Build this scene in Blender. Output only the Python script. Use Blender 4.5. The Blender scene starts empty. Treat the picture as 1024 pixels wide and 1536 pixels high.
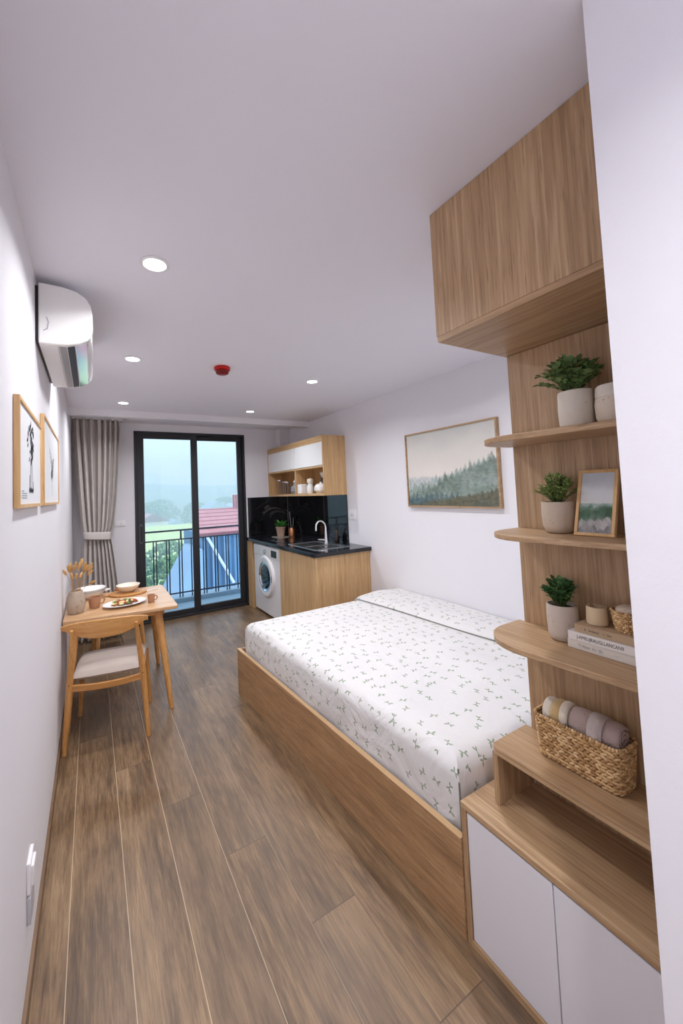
import bpy, math, random
from math import pi, sin, cos, radians
from mathutils import Vector, Matrix, Euler
random.seed(7)
sc = bpy.context.scene
col = sc.collection
W, L, H = 2.9, 5.368, 2.6

# ------------------------------------------------------------------ helpers
def lin(r, g, b):
    f = lambda c: (c/255/12.92) if c/255 <= .04045 else ((c/255+.055)/1.055)**2.4
    return (f(r), f(g), f(b), 1)

class NT:
    """small helper around a material's node tree"""
    def __init__(s, name):
        s.m = bpy.data.materials.new(name); s.m.use_nodes = True
        s.t = s.m.node_tree; s.b = s.t.nodes['Principled BSDF']
    def n(s, typ, **kw):
        n = s.t.nodes.new(typ)
        for k, v in kw.items(): setattr(n, k, v)
        return n
    def l(s, a, b): s.t.links.new(a, b)
    def put(s, sock, v):
        if hasattr(v, 'node'): s.l(v, sock)
        else: sock.default_value = v
    def math(s, op, a, b=0.0, c=0.0, clamp=False):
        n = s.n('ShaderNodeMath', operation=op, use_clamp=clamp)
        s.put(n.inputs[0], a); s.put(n.inputs[1], b)
        if op in ('MULTIPLY_ADD', 'SMOOTH_MIN', 'COMPARE'): s.put(n.inputs[2], c)
        return n.outputs[0]
    def coords(s, kind='Object', scale=(1,1,1), loc=(0,0,0)):
        tc = s.n('ShaderNodeTexCoord'); mp = s.n('ShaderNodeMapping')
        mp.inputs['Scale'].default_value = scale; mp.inputs['Location'].default_value = loc
        s.l(tc.outputs[kind], mp.inputs['Vector']); return mp.outputs[0]
    def noise(s, vec, scale=5, detail=4, rough=.5, dist=0.0, dim='3D'):
        n = s.n('ShaderNodeTexNoise', noise_dimensions=dim)
        s.l(vec, n.inputs['Vector'])
        n.inputs['Scale'].default_value = scale; n.inputs['Detail'].default_value = detail
        n.inputs['Roughness'].default_value = rough; n.inputs['Distortion'].default_value = dist
        return n.outputs[0]
    def ramp(s, fac, stops):
        r = s.n('ShaderNodeValToRGB'); e = r.color_ramp.elements
        while len(e) < len(stops): e.new(.5)
        for k, (p, c) in enumerate(stops):
            e[k].position = p; e[k].color = c if len(c) == 4 else (*c, 1)
        s.put(r.inputs[0], fac); return r.outputs[0]
    def mix(s, fac, a, b, mode='MIX'):
        n = s.n('ShaderNodeMix', data_type='RGBA', blend_type=mode)
        s.put(n.inputs[0], fac); s.put(n.inputs[6], a); s.put(n.inputs[7], b)
        return n.outputs[2]
    def smooth(s, v, lo, hi):
        n = s.n('ShaderNodeMapRange', interpolation_type='SMOOTHSTEP')
        s.put(n.inputs[0], v); n.inputs[1].default_value = lo; n.inputs[2].default_value = hi
        return n.outputs[0]
    def bump(s, h, strength=.2, dist=.01):
        b = s.n('ShaderNodeBump'); b.inputs['Strength'].default_value = strength; b.inputs['Distance'].default_value = dist
        s.l(h, b.inputs['Height']); s.l(b.outputs[0], s.b.inputs['Normal'])
    def base(s, v): s.put(s.b.inputs['Base Color'], v)
    def rough(s, v): s.put(s.b.inputs['Roughness'], v)

def plain(name, c, rough=.5, metal=0, spec=None, bump=0, bscale=200):
    m = NT(name); m.base(c); m.rough(rough); m.b.inputs['Metallic'].default_value = metal
    if spec is not None: m.b.inputs['Specular IOR Level'].default_value = spec
    if bump:
        m.bump(m.noise(m.coords(), bscale, 3), bump, .002)
    return m.m

def speckle(name, c, c2, rough=.7, scale=120, lo=.62, hi=.68, bump=.15):
    m = NT(name); v = m.coords()
    f = m.smooth(m.noise(v, scale, 2), lo, hi)
    g = m.noise(v, 14, 4)
    m.base(m.mix(f, m.mix(g, c, tuple(x*.82 for x in c[:3])+(1,)), c2)); m.rough(rough)
    m.bump(m.noise(v, 60, 4), bump, .003)
    return m.m

def wood(name, dark, mid, light, axis='z', rough=.45, across=1.0, contrast=1.0):
    m = NT(name)
    ai = 'xyz'.index(axis)
    sc1 = [12*across]*3; sc1[ai] = .5*across
    sc2 = [95*across]*3; sc2[ai] = 2.2*across
    sc3 = [260*across]*3; sc3[ai] = 7*across
    n1 = m.noise(m.coords(scale=sc1), 1.6, 5, .55, 1.4)
    n2 = m.noise(m.coords(scale=sc2), 1.2, 5, .6, .5)
    n3 = m.noise(m.coords(scale=sc3), 1.0, 3, .6)
    f = m.math('MULTIPLY_ADD', n2, .55*contrast, m.math('MULTIPLY', n1, 1-.55*contrast))
    c = m.ramp(f, [(.36, dark), (.5, mid), (.64, light)])
    c = m.mix(m.smooth(n3, .56, .75), c, tuple(x*.62 for x in dark[:3])+(1,))
    c2 = m.mix(.15, c, mid)
    m.base(c2); m.rough(rough); m.bump(n2, .06, .002)
    return m.m

class MB:
    """collects geometry in world (or local) coordinates; build() links it as one mesh object"""
    def __init__(s): s.v = []; s.f = []; s.uv = None
    def add(s, vs, fs):
        o = len(s.v); s.v += [tuple(p) for p in vs]; s.f += [tuple(i+o for i in f) for f in fs]; return s
    def box(s, x0, x1, y0, y1, z0, z1):
        return s.add([(x0,y0,z0),(x1,y0,z0),(x1,y1,z0),(x0,y1,z0),(x0,y0,z1),(x1,y0,z1),(x1,y1,z1),(x0,y1,z1)],
                     [(0,3,2,1),(4,5,6,7),(0,1,5,4),(1,2,6,5),(2,3,7,6),(3,0,4,7)])
    def prism(s, pts, a0, a1, axis='z'):
        n = len(pts)
        def P(p, a):
            return {'z': (p[0],p[1],a), 'y': (p[0],a,p[1]), 'x': (a,p[0],p[1])}[axis]
        vs = [P(p,a0) for p in pts]+[P(p,a1) for p in pts]
        fs = [tuple(range(n))[::-1], tuple(range(n,2*n))]+[(i,(i+1)%n,n+(i+1)%n,n+i) for i in range(n)]
        return s.add(vs, fs)
    def tube(s, pts, r, n=10, cap=True, closed=False, flat=1.0):
        pts = [Vector(p) for p in pts]; m = len(pts)
        rs = r if isinstance(r, (list, tuple)) else [r]*m
        rings = []; ref = None
        for i, p in enumerate(pts):
            a = pts[(i-1) % m] if (i or closed) else p; b = pts[(i+1) % m] if (i < m-1 or closed) else p
            d = (b-a).normalized()
            if ref is None:
                ref = d.orthogonal().normalized() if abs(d.z) < .99 else Vector((1,0,0))
                if abs(d.z) < .9: ref = Vector((0,0,1)).cross(d).normalized()
            ref = (ref-d*ref.dot(d)).normalized(); w = d.cross(ref)
            rings.append([p+(ref*cos(2*pi*k/n)+w*sin(2*pi*k/n)*flat)*rs[i] for k in range(n)])
        vs = [q for rg in rings for q in rg]; fs = []
        for i in range(m if closed else m-1):
            j = (i+1) % m
            for k in range(n): fs.append((i*n+k, i*n+(k+1)%n, j*n+(k+1)%n, j*n+k))
        if cap and not closed:
            fs.append(tuple(range(n))[::-1]); fs.append(tuple(range((m-1)*n, m*n)))
        return s.add(vs, fs)
    def lathe(s, prof, c=(0,0,0), n=32, sx=1, sy=1, cap=True, wob=0):
        vs = []; fs = []; m = len(prof)
        for j, (r, z) in enumerate(prof):
            for k in range(n):
                a = 2*pi*k/n; rr = r*(1+wob*sin(3*a+j*.7))
                vs.append((c[0]+rr*cos(a)*sx, c[1]+rr*sin(a)*sy, c[2]+z))
        for j in range(m-1):
            for k in range(n): fs.append((j*n+k, j*n+(k+1)%n, (j+1)*n+(k+1)%n, (j+1)*n+k))
        if cap:
            if prof[0][0] > 1e-5: fs.append(tuple(range(n))[::-1])
            if prof[-1][0] > 1e-5: fs.append(tuple(range((m-1)*n, m*n)))
        return s.add(vs, fs)
    def ell(s, c, r, rot=None, nu=8, nv=5):
        R = rot or Matrix.Identity(3); c = Vector(c); vs = []; fs = []
        for j in range(1, nv):
            t = pi*j/nv
            for k in range(nu):
                a = 2*pi*k/nu
                vs.append(c+R @ Vector((r[0]*sin(t)*cos(a), r[1]*sin(t)*sin(a), r[2]*cos(t))))
        top = len(vs); vs.append(c+R @ Vector((0,0,r[2]))); vs.append(c+R @ Vector((0,0,-r[2])))
        for j in range(nv-2):
            for k in range(nu): fs.append((j*nu+k, (j+1)*nu+k, (j+1)*nu+(k+1)%nu, j*nu+(k+1)%nu))
        for k in range(nu):
            fs.append((top, k, (k+1)%nu)); fs.append((top+1, (nv-2)*nu+(k+1)%nu, (nv-2)*nu+k))
        return s.add(vs, fs)
    def build(s, name, mat, parent=None, org=(0,0,0), smooth=True, bevel=0, seg=2, angle=35, sub=0, solid=0, uv=None):
        me = bpy.data.meshes.new(name); o3 = Vector(org)
        me.from_pydata([Vector(v)-o3 for v in s.v], [], s.f); me.update()
        import bmesh
        bm = bmesh.new(); bm.from_mesh(me); bmesh.ops.recalc_face_normals(bm, faces=bm.faces)
        bm.to_mesh(me); bm.free()
        if smooth:
            for p in me.polygons: p.use_smooth = True
            me.set_sharp_from_angle(angle=radians(angle))
        me.materials.append(mat)
        if uv:
            ul = me.uv_layers.new(name='UVMap')
            for p in me.polygons:
                for li in p.loop_indices:
                    ul.data[li].uv = uv(me.vertices[me.loops[li].vertex_index].co+o3, p.normal)
        o = bpy.data.objects.new(name, me); col.objects.link(o)
        if parent is not None: o.parent = parent
        else: o.location = org
        if solid:
            md = o.modifiers.new('solid', 'SOLIDIFY'); md.thickness = solid; md.offset = 0
        if bevel:
            md = o.modifiers.new('bevel', 'BEVEL'); md.width = bevel; md.segments = seg; md.limit_method = 'ANGLE'; md.angle_limit = radians(40)
            md.harden_normals = False
        if sub:
            md = o.modifiers.new('sub', 'SUBSURF'); md.levels = sub; md.render_levels = sub
        return o

def tag(o, label=None, cat=None, group=None, kind=None):
    if label: o['label'] = label
    if cat: o['category'] = cat
    if group: o['group'] = group
    if kind: o['kind'] = kind
    return o
def thing(name, label, cat, loc=(0,0,0), rz=0, group=None):
    o = bpy.data.objects.new(name, None); col.objects.link(o); o.location = loc; o.rotation_euler = (0,0,rz)
    o.empty_display_size = .05
    return tag(o, label, cat, group)
def struct(o): o['kind'] = 'structure'; return o
def dup(root, loc, rz=None, label=None):
    r = root.copy(); col.objects.link(r); r.location = loc
    if rz is not None: r.rotation_euler = (0,0,rz)
    if label: r['label'] = label
    for ch in list(root.children):
        c = ch.copy(); col.objects.link(c); c.parent = r
        for g in list(ch.children):
            d = g.copy(); col.objects.link(d); d.parent = c
    return r
def rrect(x0, x1, y0, y1, rad, n=8):
    """rounded rectangle outline; rad = radii for corners (x1,y1),(x0,y1),(x0,y0),(x1,y0)"""
    if not isinstance(rad, (list, tuple)): rad = [rad]*4
    out = []
    for (cx, cy, sx, sy, a0), r in zip([(x1,y1,-1,-1,0),(x0,y1,1,-1,90),(x0,y0,1,1,180),(x1,y0,-1,1,270)], rad):
        if r <= 0: out.append((cx,cy)); continue
        for k in range(n+1):
            a = radians(a0+90*k/n); out.append((cx+sx*r+r*cos(a), cy+sy*r+r*sin(a)))
    return out

# ------------------------------------------------------------------ materials
OAK = (lin(144,112,81), lin(176,143,107), lin(200,169,133))
M = {}
M['oak_z'] = wood('oak_vertical_grain', *OAK, 'z')
M['oak_y'] = wood('oak_long_grain', *OAK, 'y')
M['oak_x'] = wood('oak_cross_grain', *OAK, 'x')
KO = (lin(178,139,92), lin(203,165,117), lin(220,186,140))
M['kit_z'] = wood('kitchen_oak_vertical', *KO, 'z', contrast=.8)
M['kit_y'] = wood('kitchen_oak_long', *KO, 'y', contrast=.8)
BO = (lin(134,100,68), lin(167,130,93), lin(192,157,118))
M['bed_y'] = wood('bed_oak', *BO, 'y')
CH = (lin(176,120,62), lin(204,148,86), lin(220,168,106))
M['chair_x'] = wood('honey_wood_cross', *CH, 'x', rough=.35, contrast=.5)
M['chair_y'] = wood('honey_wood_long', *CH, 'y', rough=.35, contrast=.5)
M['chair_z'] = wood('honey_wood_upright', *CH, 'z', rough=.35, contrast=.5)
TT = (lin(190,146,102), lin(208,168,126), lin(222,186,148))
M['table_x'] = wood('table_top_wood', *TT, 'x', rough=.28, contrast=.5)
FR = (lin(196,150,92), lin(214,172,116), lin(230,194,144))
M['frame'] = wood('picture_frame_wood', *FR, 'z', contrast=.5)
M['frame_dk'] = wood('painting_frame_wood', lin(150,118,84), lin(172,140,104), lin(192,160,124), 'y', contrast=.5)

def wall_mat(name, c, scale=60, b=.05):
    m = NT(name); v = m.coords(); g = m.noise(v, 1.2, 3)
    m.base(m.mix(g, c, tuple(x*.97 for x in c[:3])+(1,))); m.rough(.75); m.bump(m.noise(v, scale, 5, .6), b, .004); return m.m
M['wall'] = wall_mat('white_wall_paint', (.80,.785,.815,1))
M['wall_r'] = wall_mat('rough_white_plaster', (.80,.785,.815,1), 35, .22)
M['ceil'] = wall_mat('ceiling_paint', (.84,.83,.895,1), 30, .03)
M['white'] = plain('white_plastic', (.82,.81,.82,1), .28)
M['switch'] = plain('switch_plastic', (.84,.82,.83,1), .35)
M['white_lam'] = plain('white_laminate', (.76,.75,.79,1), .3)
M['gloss_white'] = plain('glossy_white_laminate', (.84,.83,.81,1), .16)
M['black'] = plain('black_plastic', (.012,.012,.014,1), .35)
M['dframe'] = plain('black_aluminium', (.022,.023,.027,1), .38)
M['steel'] = plain('brushed_steel', (.68,.68,.69,1), .22, 1)
M['sink'] = plain('sink_steel', (.60,.61,.62,1), .3, 1)
M['chrome'] = plain('chrome', (.85,.85,.87,1), .12, 1)
M['copper'] = plain('copper', lin(186,128,92), .28, 1)
M['brass'] = plain('brass', lin(190,150,80), .3, 1)
M['ceramic'] = plain('white_ceramic', (.86,.85,.83,1), .2)
M['ceramic_w'] = plain('cream_ceramic', lin(236,226,210), .35, bump=.08, bscale=30)
M['pot_white'] = speckle('white_stoneware', lin(226,217,204), lin(200,184,160), .7, 90, .66, .74)
M['pot_beige'] = speckle('beige_stoneware', lin(205,188,168), lin(180,160,138), .8, 70, .6, .72)
M['pot_speck'] = speckle('speckled_stoneware', lin(224,210,192), lin(120,92,66), .7, 150, .68, .72)
M['pot_sand'] = speckle('sand_stoneware', lin(204,190,176), lin(178,162,146), .85, 60, .6, .75)
M['vase'] = speckle('grey_stoneware', lin(188,170,152), lin(150,128,108), .8, 50, .55, .75)
M['terra'] = plain('pale_terracotta', lin(172,142,126), .8, bump=.1)
M['mug'] = plain('brown_stoneware', lin(176,128,96), .5, bump=.06, bscale=60)
M['soil'] = plain('potting_soil', lin(60,44,32), .95, bump=.8)
def leafmat(name, a, b):
    m = NT(name); g = m.n('ShaderNodeNewGeometry')
    m.base(m.ramp(g.outputs['Random Per Island'], [(0, a), (1, b)])); m.rough(.42)
    m.b.inputs['Subsurface Weight'].default_value = .0
    return m.m
M['leaf'] = leafmat('dark_leaf', lin(62,94,50), lin(122,150,92))
M['leaf2'] = leafmat('fresh_leaf', lin(96,132,62), lin(170,190,116))
M['leaf3'] = leafmat('deep_leaf', lin(50,98,58), lin(104,150,92))
M['leafk'] = leafmat('kitchen_leaf', lin(50,120,48), lin(96,168,72))
M['stem'] = plain('green_stem', lin(84,100,50), .6)
M['dry'] = leafmat('dried_grass', lin(188,140,78), lin(222,182,124))
M['dstem'] = plain('dried_stem', lin(190,146,88), .7)
def fabric(name, c, scale=400, b=.3, rough=.9):
    m = NT(name); v = m.coords(); n = m.noise(v, scale, 2)
    m.base(m.mix(m.noise(v, 8, 3), c, tuple(x*.86 for x in c[:3])+(1,))); m.rough(rough); m.bump(n, b, .003)
    m.b.inputs['Sheen Weight'].default_value = .2
    return m.m
M['seat'] = fabric('seat_fabric', lin(186,172,162), 500, .35)
M['stool'] = fabric('stool_fabric', lin(120,118,120), 500, .3)
M['curtain'] = fabric('curtain_linen', lin(206,198,192), 600, .15)
M['tow1'] = fabric('mauve_terry', lin(192,170,162), 220, 1.0)
M['tow2'] = fabric('cream_towel', lin(226,214,196), 260, .5)
M['tow3'] = fabric('mustard_towel', lin(206,176,124), 260, .6)
M['tow4'] = fabric('pale_towel_band', lin(206,192,186), 300, .4)
M['linen'] = fabric('linen_cloth', lin(206,186,166), 300, .4)
M['piping'] = plain('grey_green_piping', lin(112,118,104), .8)
def straw(name, a, b, c):
    m = NT(name); g = m.n('ShaderNodeNewGeometry')
    v = m.coords(); f = m.math('MULTIPLY_ADD', m.noise(v, 300, 3), .6, m.math('MULTIPLY', g.outputs['Random Per Island'], .4))
    m.base(m.ramp(f, [(.25, a), (.5, b), (.75, c)])); m.rough(.55); m.bump(m.noise(v, 500, 2), .3, .002); return m.m
M['straw'] = straw('woven_seagrass', lin(150,108,64), lin(200,160,108), lin(232,200,152))
M['straw_in'] = plain('basket_lining', lin(120,84,48), .9, bump=.4)

# floor: wood-look planks, .2 m wide
def floor_mat():
    m = NT('plank_floor'); tc = m.n('ShaderNodeTexCoord'); sp = m.n('ShaderNodeSeparateXYZ'); m.l(tc.outputs['Object'], sp.inputs[0])
    x, y = sp.outputs[0], sp.outputs[1]
    cx = m.math('DIVIDE', m.math('SUBTRACT', x, .11), .2); ci = m.math('FLOOR', cx); fx = m.math('FRACT', cx)
    ry = m.math('DIVIDE', m.math('ADD', m.math('SUBTRACT', y, 2.63-2.0*4), m.math('MULTIPLY', m.math('SUBTRACT', ci, 1), .43)), 2.0)
    ri = m.math('FLOOR', ry); fy = m.math('FRACT', ry)
    cb = m.n('ShaderNodeCombineXYZ'); m.l(ci, cb.inputs[0]); m.l(ri, cb.inputs[1])
    wn = m.n('ShaderNodeTexWhiteNoise', noise_dimensions='3D'); m.l(cb.outputs[0], wn.inputs['Vector']); rnd = wn.outputs['Value']
    # grain, shifted per plank
    off = m.n('ShaderNodeCombineXYZ'); m.l(m.math('MULTIPLY', rnd, 37), off.inputs[2]); m.l(m.math('MULTIPLY', rnd, 11), off.inputs[1])
    def gv(sx, sy):
        c = m.n('ShaderNodeCombineXYZ'); m.l(m.math('MULTIPLY', x, sx), c.inputs[0]); m.l(m.math('MULTIPLY', y, sy), c.inputs[1])
        a = m.n('ShaderNodeVectorMath', operation='ADD'); m.l(c.outputs[0], a.inputs[0]); m.l(off.outputs[0], a.inputs[1]); return a.outputs[0]
    big = m.noise(gv(5.0, 1.7), 1.0, 4, .6, .4)
    mid = m.noise(gv(38, 3.2), 1.0, 6, .7, .25)
    fine = m.noise(gv(170, 9), 1.0, 4, .65, .1)
    f = m.math('ADD', m.math('MULTIPLY', big, .36), m.math('ADD', m.math('MULTIPLY', mid, .38), m.math('MULTIPLY', fine, .26)))
    c = m.ramp(f, [(.38, lin(76,58,43)), (.47, lin(110,86,61)), (.53, lin(132,105,76)), (.62, lin(160,132,98))])
    c = m.mix(m.math('MULTIPLY', rnd, .35), c, lin(118,98,79))
    ex = m.math('MULTIPLY', m.math('MINIMUM', fx, m.math('SUBTRACT', 1, fx)), .2)
    ey = m.math('MULTIPLY', m.math('MINIMUM', fy, m.math('SUBTRACT', 1, fy)), 2.0)
    gx = m.math('LESS_THAN', ex, .0015); gy = m.math('LESS_THAN', ey, .0018)
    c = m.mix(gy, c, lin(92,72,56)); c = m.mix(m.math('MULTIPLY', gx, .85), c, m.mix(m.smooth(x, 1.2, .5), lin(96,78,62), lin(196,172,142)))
    m.base(c)
    g = m.math('MAXIMUM', gx, gy)
    m.rough(m.math('MULTIPLY_ADD', mid, .22, .27)); m.b.inputs['Specular IOR Level'].default_value = .5
    m.bump(m.math('SUBTRACT', m.math('MULTIPLY', mid, .4), g), .25, .003)
    return m.m
M['floor'] = floor_mat()

def marble():
    m = NT('black_marble'); v = m.coords()
    n = m.noise(v, 1.1, 5, .55, 1.2)
    vein = m.smooth(m.math('ABSOLUTE', m.math('SUBTRACT', n, .52)), .012, .0)
    n2 = m.noise(v, 2.2, 4, .5, .8)
    f = m.math('MULTIPLY', vein, m.smooth(n2, .45, .62))
    m.base(m.mix(m.math('MULTIPLY', f, .22), (.006,.006,.008,1), (.30,.28,.25,1))); m.rough(.06); return m.m
M['marble'] = marble()
M['counter'] = plain('black_granite', (.012,.013,.017,1), .12)

def sprig_mat():
    """white cotton with scattered green-grey sprigs"""
    m = NT('sprig_cotton'); tc = m.n('ShaderNodeTexCoord')
    mp = m.n('ShaderNodeMapping'); mp.inputs['Scale'].default_value = (1,1,1); m.l(tc.outputs['UV'], mp.inputs[0])
    S = 12.5
    vo = m.n('ShaderNodeTexVoronoi', voronoi_dimensions='2D', feature='F1'); m.l(mp.outputs[0], vo.inputs['Vector'])
    vo.inputs['Scale'].default_value = S; vo.inputs['Randomness'].default_value = .62
    sub = m.n('ShaderNodeVectorMath', operation='SUBTRACT'); m.l(mp.outputs[0], sub.inputs[0]); m.l(vo.outputs['Position'], sub.inputs[1])
    rc = m.n('ShaderNodeSeparateColor'); m.l(vo.outputs['Color'], rc.inputs[0]); r1, r2, r3 = rc.outputs
    rot = m.n('ShaderNodeVectorRotate', rotation_type='Z_AXIS'); m.l(sub.outputs[0], rot.inputs['Vector']); m.l(m.math('MULTIPLY', r1, 6.28), rot.inputs['Angle'])
    sp = m.n('ShaderNodeSeparateXYZ'); m.l(rot.outputs[0], sp.inputs[0]); X, Y = sp.outputs[0], sp.outputs[1]
    def ell(cx, cy, a, rx, ry):
        dx = m.math('SUBTRACT', X, cx); dy = m.math('SUBTRACT', Y, cy)
        u = m.math('ADD', m.math('MULTIPLY', dx, cos(a)), m.math('MULTIPLY', dy, sin(a)))
        w = m.math('SUBTRACT', m.math('MULTIPLY', dy, cos(a)), m.math('MULTIPLY', dx, sin(a)))
        return m.math('ADD', m.math('POWER', m.math('ABSOLUTE', m.math('DIVIDE', u, rx)), 2.0), m.math('POWER', m.math('ABSOLUTE', m.math('DIVIDE', w, ry)), 2.0))
    parts = [ell(0,0,0,.019,.0016), ell(.012,.006,.7,.0095,.0036), ell(.006,-.006,-.9,.0085,.0032), ell(-.009,.0055,2.2,.0085,.0034), ell(-.015,-.003,.2,.0065,.0028)]
    d = parts[0]
    for p in parts[1:]: d = m.math('MINIMUM', d, p)
    mask = m.math('MULTIPLY', m.smooth(d, 1.25, .7), m.math('GREATER_THAN', r2, .10))
    green = m.mix(r3, lin(112,138,96), lin(140,150,130))
    base = m.mix(m.noise(tc and m.coords(), 3, 3), lin(226,223,220), lin(214,212,212))
    m.base(m.mix(m.math('MULTIPLY', mask, .85), base, green)); m.rough(.85)
    m.b.inputs['Sheen Weight'].default_value = .1
    v = m.coords()
    m.bump(m.math('ADD', m.noise(v, 4, 4, .5, .6), m.math('MULTIPLY', m.noise(v, 500, 2), .03)), .7, .05)
    return m.m
M['sprig'] = sprig_mat()

def landscape(name, sky, layers, rough=.5, trees=True):
    """layers back to front: (height, slope, swell, swell freq, tree height, trees across, colour, softness)"""
    m = NT(name); tc = m.n('ShaderNodeTexCoord'); uv = tc.outputs['UV']; sp = m.n('ShaderNodeSeparateXYZ'); m.l(uv, sp.inputs[0]); X, Y = sp.outputs[0], sp.outputs[1]
    cl = m.noise(uv, 3.0, 4, .5, .3)
    c = m.ramp(m.math('ADD', Y, m.math('MULTIPLY', m.math('SUBTRACT', cl, .5), .45)), [(.35, sky[0]), (.7, sky[1]), (1, sky[2])])
    def vec(x, y, z):
        cb = m.n('ShaderNodeCombineXYZ'); m.put(cb.inputs[0], x); m.put(cb.inputs[1], y); cb.inputs[2].default_value = z; return cb.outputs[0]
    for k, (h, sl, amp, fr, th, nt_, colr, soft) in enumerate(layers):
        n1 = m.noise(vec(m.math('MULTIPLY', X, fr), k*7.3+1, 0), 1, 3, .5)
        e2 = m.noise(vec(m.math('MULTIPLY', X, nt_*1.3), m.math('MULTIPLY', Y, nt_*1.6), k*3.1), 1, 4, .7)
        cx = m.math('ADD', m.math('MULTIPLY', X, nt_), m.math('MULTIPLY', e2, .9 if trees else .2))
        cell = m.math('FLOOR', cx); fx = m.math('FRACT', cx)
        wn = m.n('ShaderNodeTexWhiteNoise', noise_dimensions='1D'); m.l(m.math('ADD', cell, k*17.0), wn.inputs['W'])
        tri = m.math('SUBTRACT', 1, m.math('ABSOLUTE', m.math('MULTIPLY_ADD', fx, 2, -1)))
        tree = m.math('MULTIPLY', m.math('MULTIPLY', m.math('POWER', tri, .8 if trees else .4), m.math('MULTIPLY_ADD', wn.outputs['Value'], .8, .2)), th)
        hh = m.math('ADD', m.math('ADD', m.math('MULTIPLY_ADD', X, sl, h), m.math('MULTIPLY', m.math('SUBTRACT', n1, .5), amp)), m.math('ADD', tree, m.math('MULTIPLY', m.math('SUBTRACT', e2, .5), .05)))
        d_ = m.math('SUBTRACT', hh, Y)
        f = m.smooth(d_, 0, soft)
        # each bank of trees fades into mist below its crest
        fade = m.math('SUBTRACT', 1, m.math('MULTIPLY', m.smooth(d_, soft*2, .34), .55 if k < len(layers)-2 else 0))
        patch = m.noise(vec(m.math('MULTIPLY', X, 4), m.math('MULTIPLY', Y, 5), k*2.2), 1, 4, .6)
        cc = m.mix(m.smooth(e2, .3, .7), tuple(q*.66 for q in colr[:3])+(1,), tuple(min(1, q*1.35) for q in colr[:3])+(1,))
        c = m.mix(m.math('MULTIPLY', m.math('MULTIPLY', f, fade), m.math('MULTIPLY_ADD', m.smooth(patch, .3, .6), .4, .6)), c, cc)
    m.base(c); m.rough(rough); return m.m
M['painting'] = landscape('misty_forest_canvas', (lin(226,218,210), lin(216,212,204), lin(198,198,192)), [
    (.42,-.04,.10,2.2,.02,30,lin(176,184,184),.06), (.24,.34,.12,2.6,.10,22,lin(150,164,158),.05), (.22,.05,.14,3.5,.08,26,lin(140,156,146),.05), (.12,.46,.10,3.0,.14,15,lin(112,128,118),.05),
    (.13,-.02,.10,5,.12,17,lin(84,106,110),.04), (.02,.20,.08,4,.05,24,lin(98,96,78),.04)])
M['photo'] = landscape('coast_photo', (lin(216,216,212), lin(206,210,212), lin(190,198,206)), [
    (.50,0,.06,3,.0,6,lin(140,160,152),.03), (.42,.04,.16,3,.06,7,lin(84,116,92),.05), (.34,.10,.12,3,.05,5,lin(64,96,70),.05), (.18,.0,.10,4.2,.14,4,lin(170,166,164),.03), (.04,.0,.08,5,.14,5,lin(130,128,130),.03)], .2, False)

def glass_mat(name, tint=(1,1,1,1), k=.9):
    m = NT(name); m.t.nodes.remove(m.b)
    tr = m.n('ShaderNodeBsdfTransparent'); tr.inputs[0].default_value = tint
    gl = m.n('ShaderNodeBsdfGlossy'); gl.inputs['Roughness'].default_value = .01
    fr = m.n('ShaderNodeFresnel'); fr.inputs[0].default_value = 1.45
    mx = m.n('ShaderNodeMixShader'); m.l(m.math('MULTIPLY', fr.outputs[0], k), mx.inputs[0]); m.l(tr.outputs[0], mx.inputs[1]); m.l(gl.outputs[0], mx.inputs[2])
    m.l(mx.outputs[0], m.t.nodes['Material Output'].inputs[0]); return m.m
M['glass'] = glass_mat('door_glass', (.92,.955,.97,1))
M['jar_glass'] = glass_mat('jar_glass', (.97,.97,.97,1), .45)
def emis(name, c, s):
    m = NT(name); m.base((.9,.9,.9,1)); m.b.inputs['Emission Color'].default_value = c; m.b.inputs['Emission Strength'].default_value = s; return m.m
M['lamp'] = emis('lamp_diffuser', (1,.98,.95,1), 8)
M['red'] = plain('red_plastic', lin(196,24,22), .3)
M['darkred'] = plain('dark_red_plastic', lin(120,10,12), .3)

# ------------------------------------------------------------------ the room
fl = MB().box(-.12, W+.12, -1.72, L+.05, -.12, 0).build('floor', M['floor']); struct(fl)
ce = MB().box(-.12, W+.12, -1.72, L+.2, H, H+.12).build('ceiling', M['ceil']); struct(ce)
struct(MB().box(-.12, 0, -1.6, L+.2, 0, H).build('wall_left', M['wall'], smooth=False))
struct(MB().box(W, W+.12, .8, L+.2, 0, H).build('wall_right', M['wall'], smooth=False))
struct(MB().box(-.12, W+.12, -1.72, -1.6, 0, H).build('wall_rear', M['wall'], smooth=False))
DX0, DX1, DZ = .69, 2.205, 2.5
struct(MB().box(0, DX0, L, L+.2, 0, H).box(DX1, W, L, L+.2, 0, H).box(DX0, DX1, L, L+.2, DZ, H).build('wall_back', M['wall'], smooth=False))
struct(MB().prism([(1.089,.343),(1.089,-1.6),(W,-1.6),(W,.905),(1.692,.905),(1.692,.343)], 0, H).build('wall_bathroom', M['wall_r'], smooth=False))
struct(MB().box(0, W, 4.6, 4.7, 2.527, H).build('trim_1', M['wall'], smooth=False))
struct(MB().box(2.73, W, 5.22, L, 2.283, H).build('trim_2', M['wall'], smooth=False))
M['skirt'] = wood('skirting_tile', lin(92,70,50), lin(116,90,66), lin(136,108,82), 'y')
struct(MB().box(0, .012, -1.6, L, 0, .055).build('baseboard_left', M['skirt'], smooth=False))
struct(MB().box(.012, DX0, L-.012, L, 0, .055).build('baseboard_back', M['skirt'], smooth=False))

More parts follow.
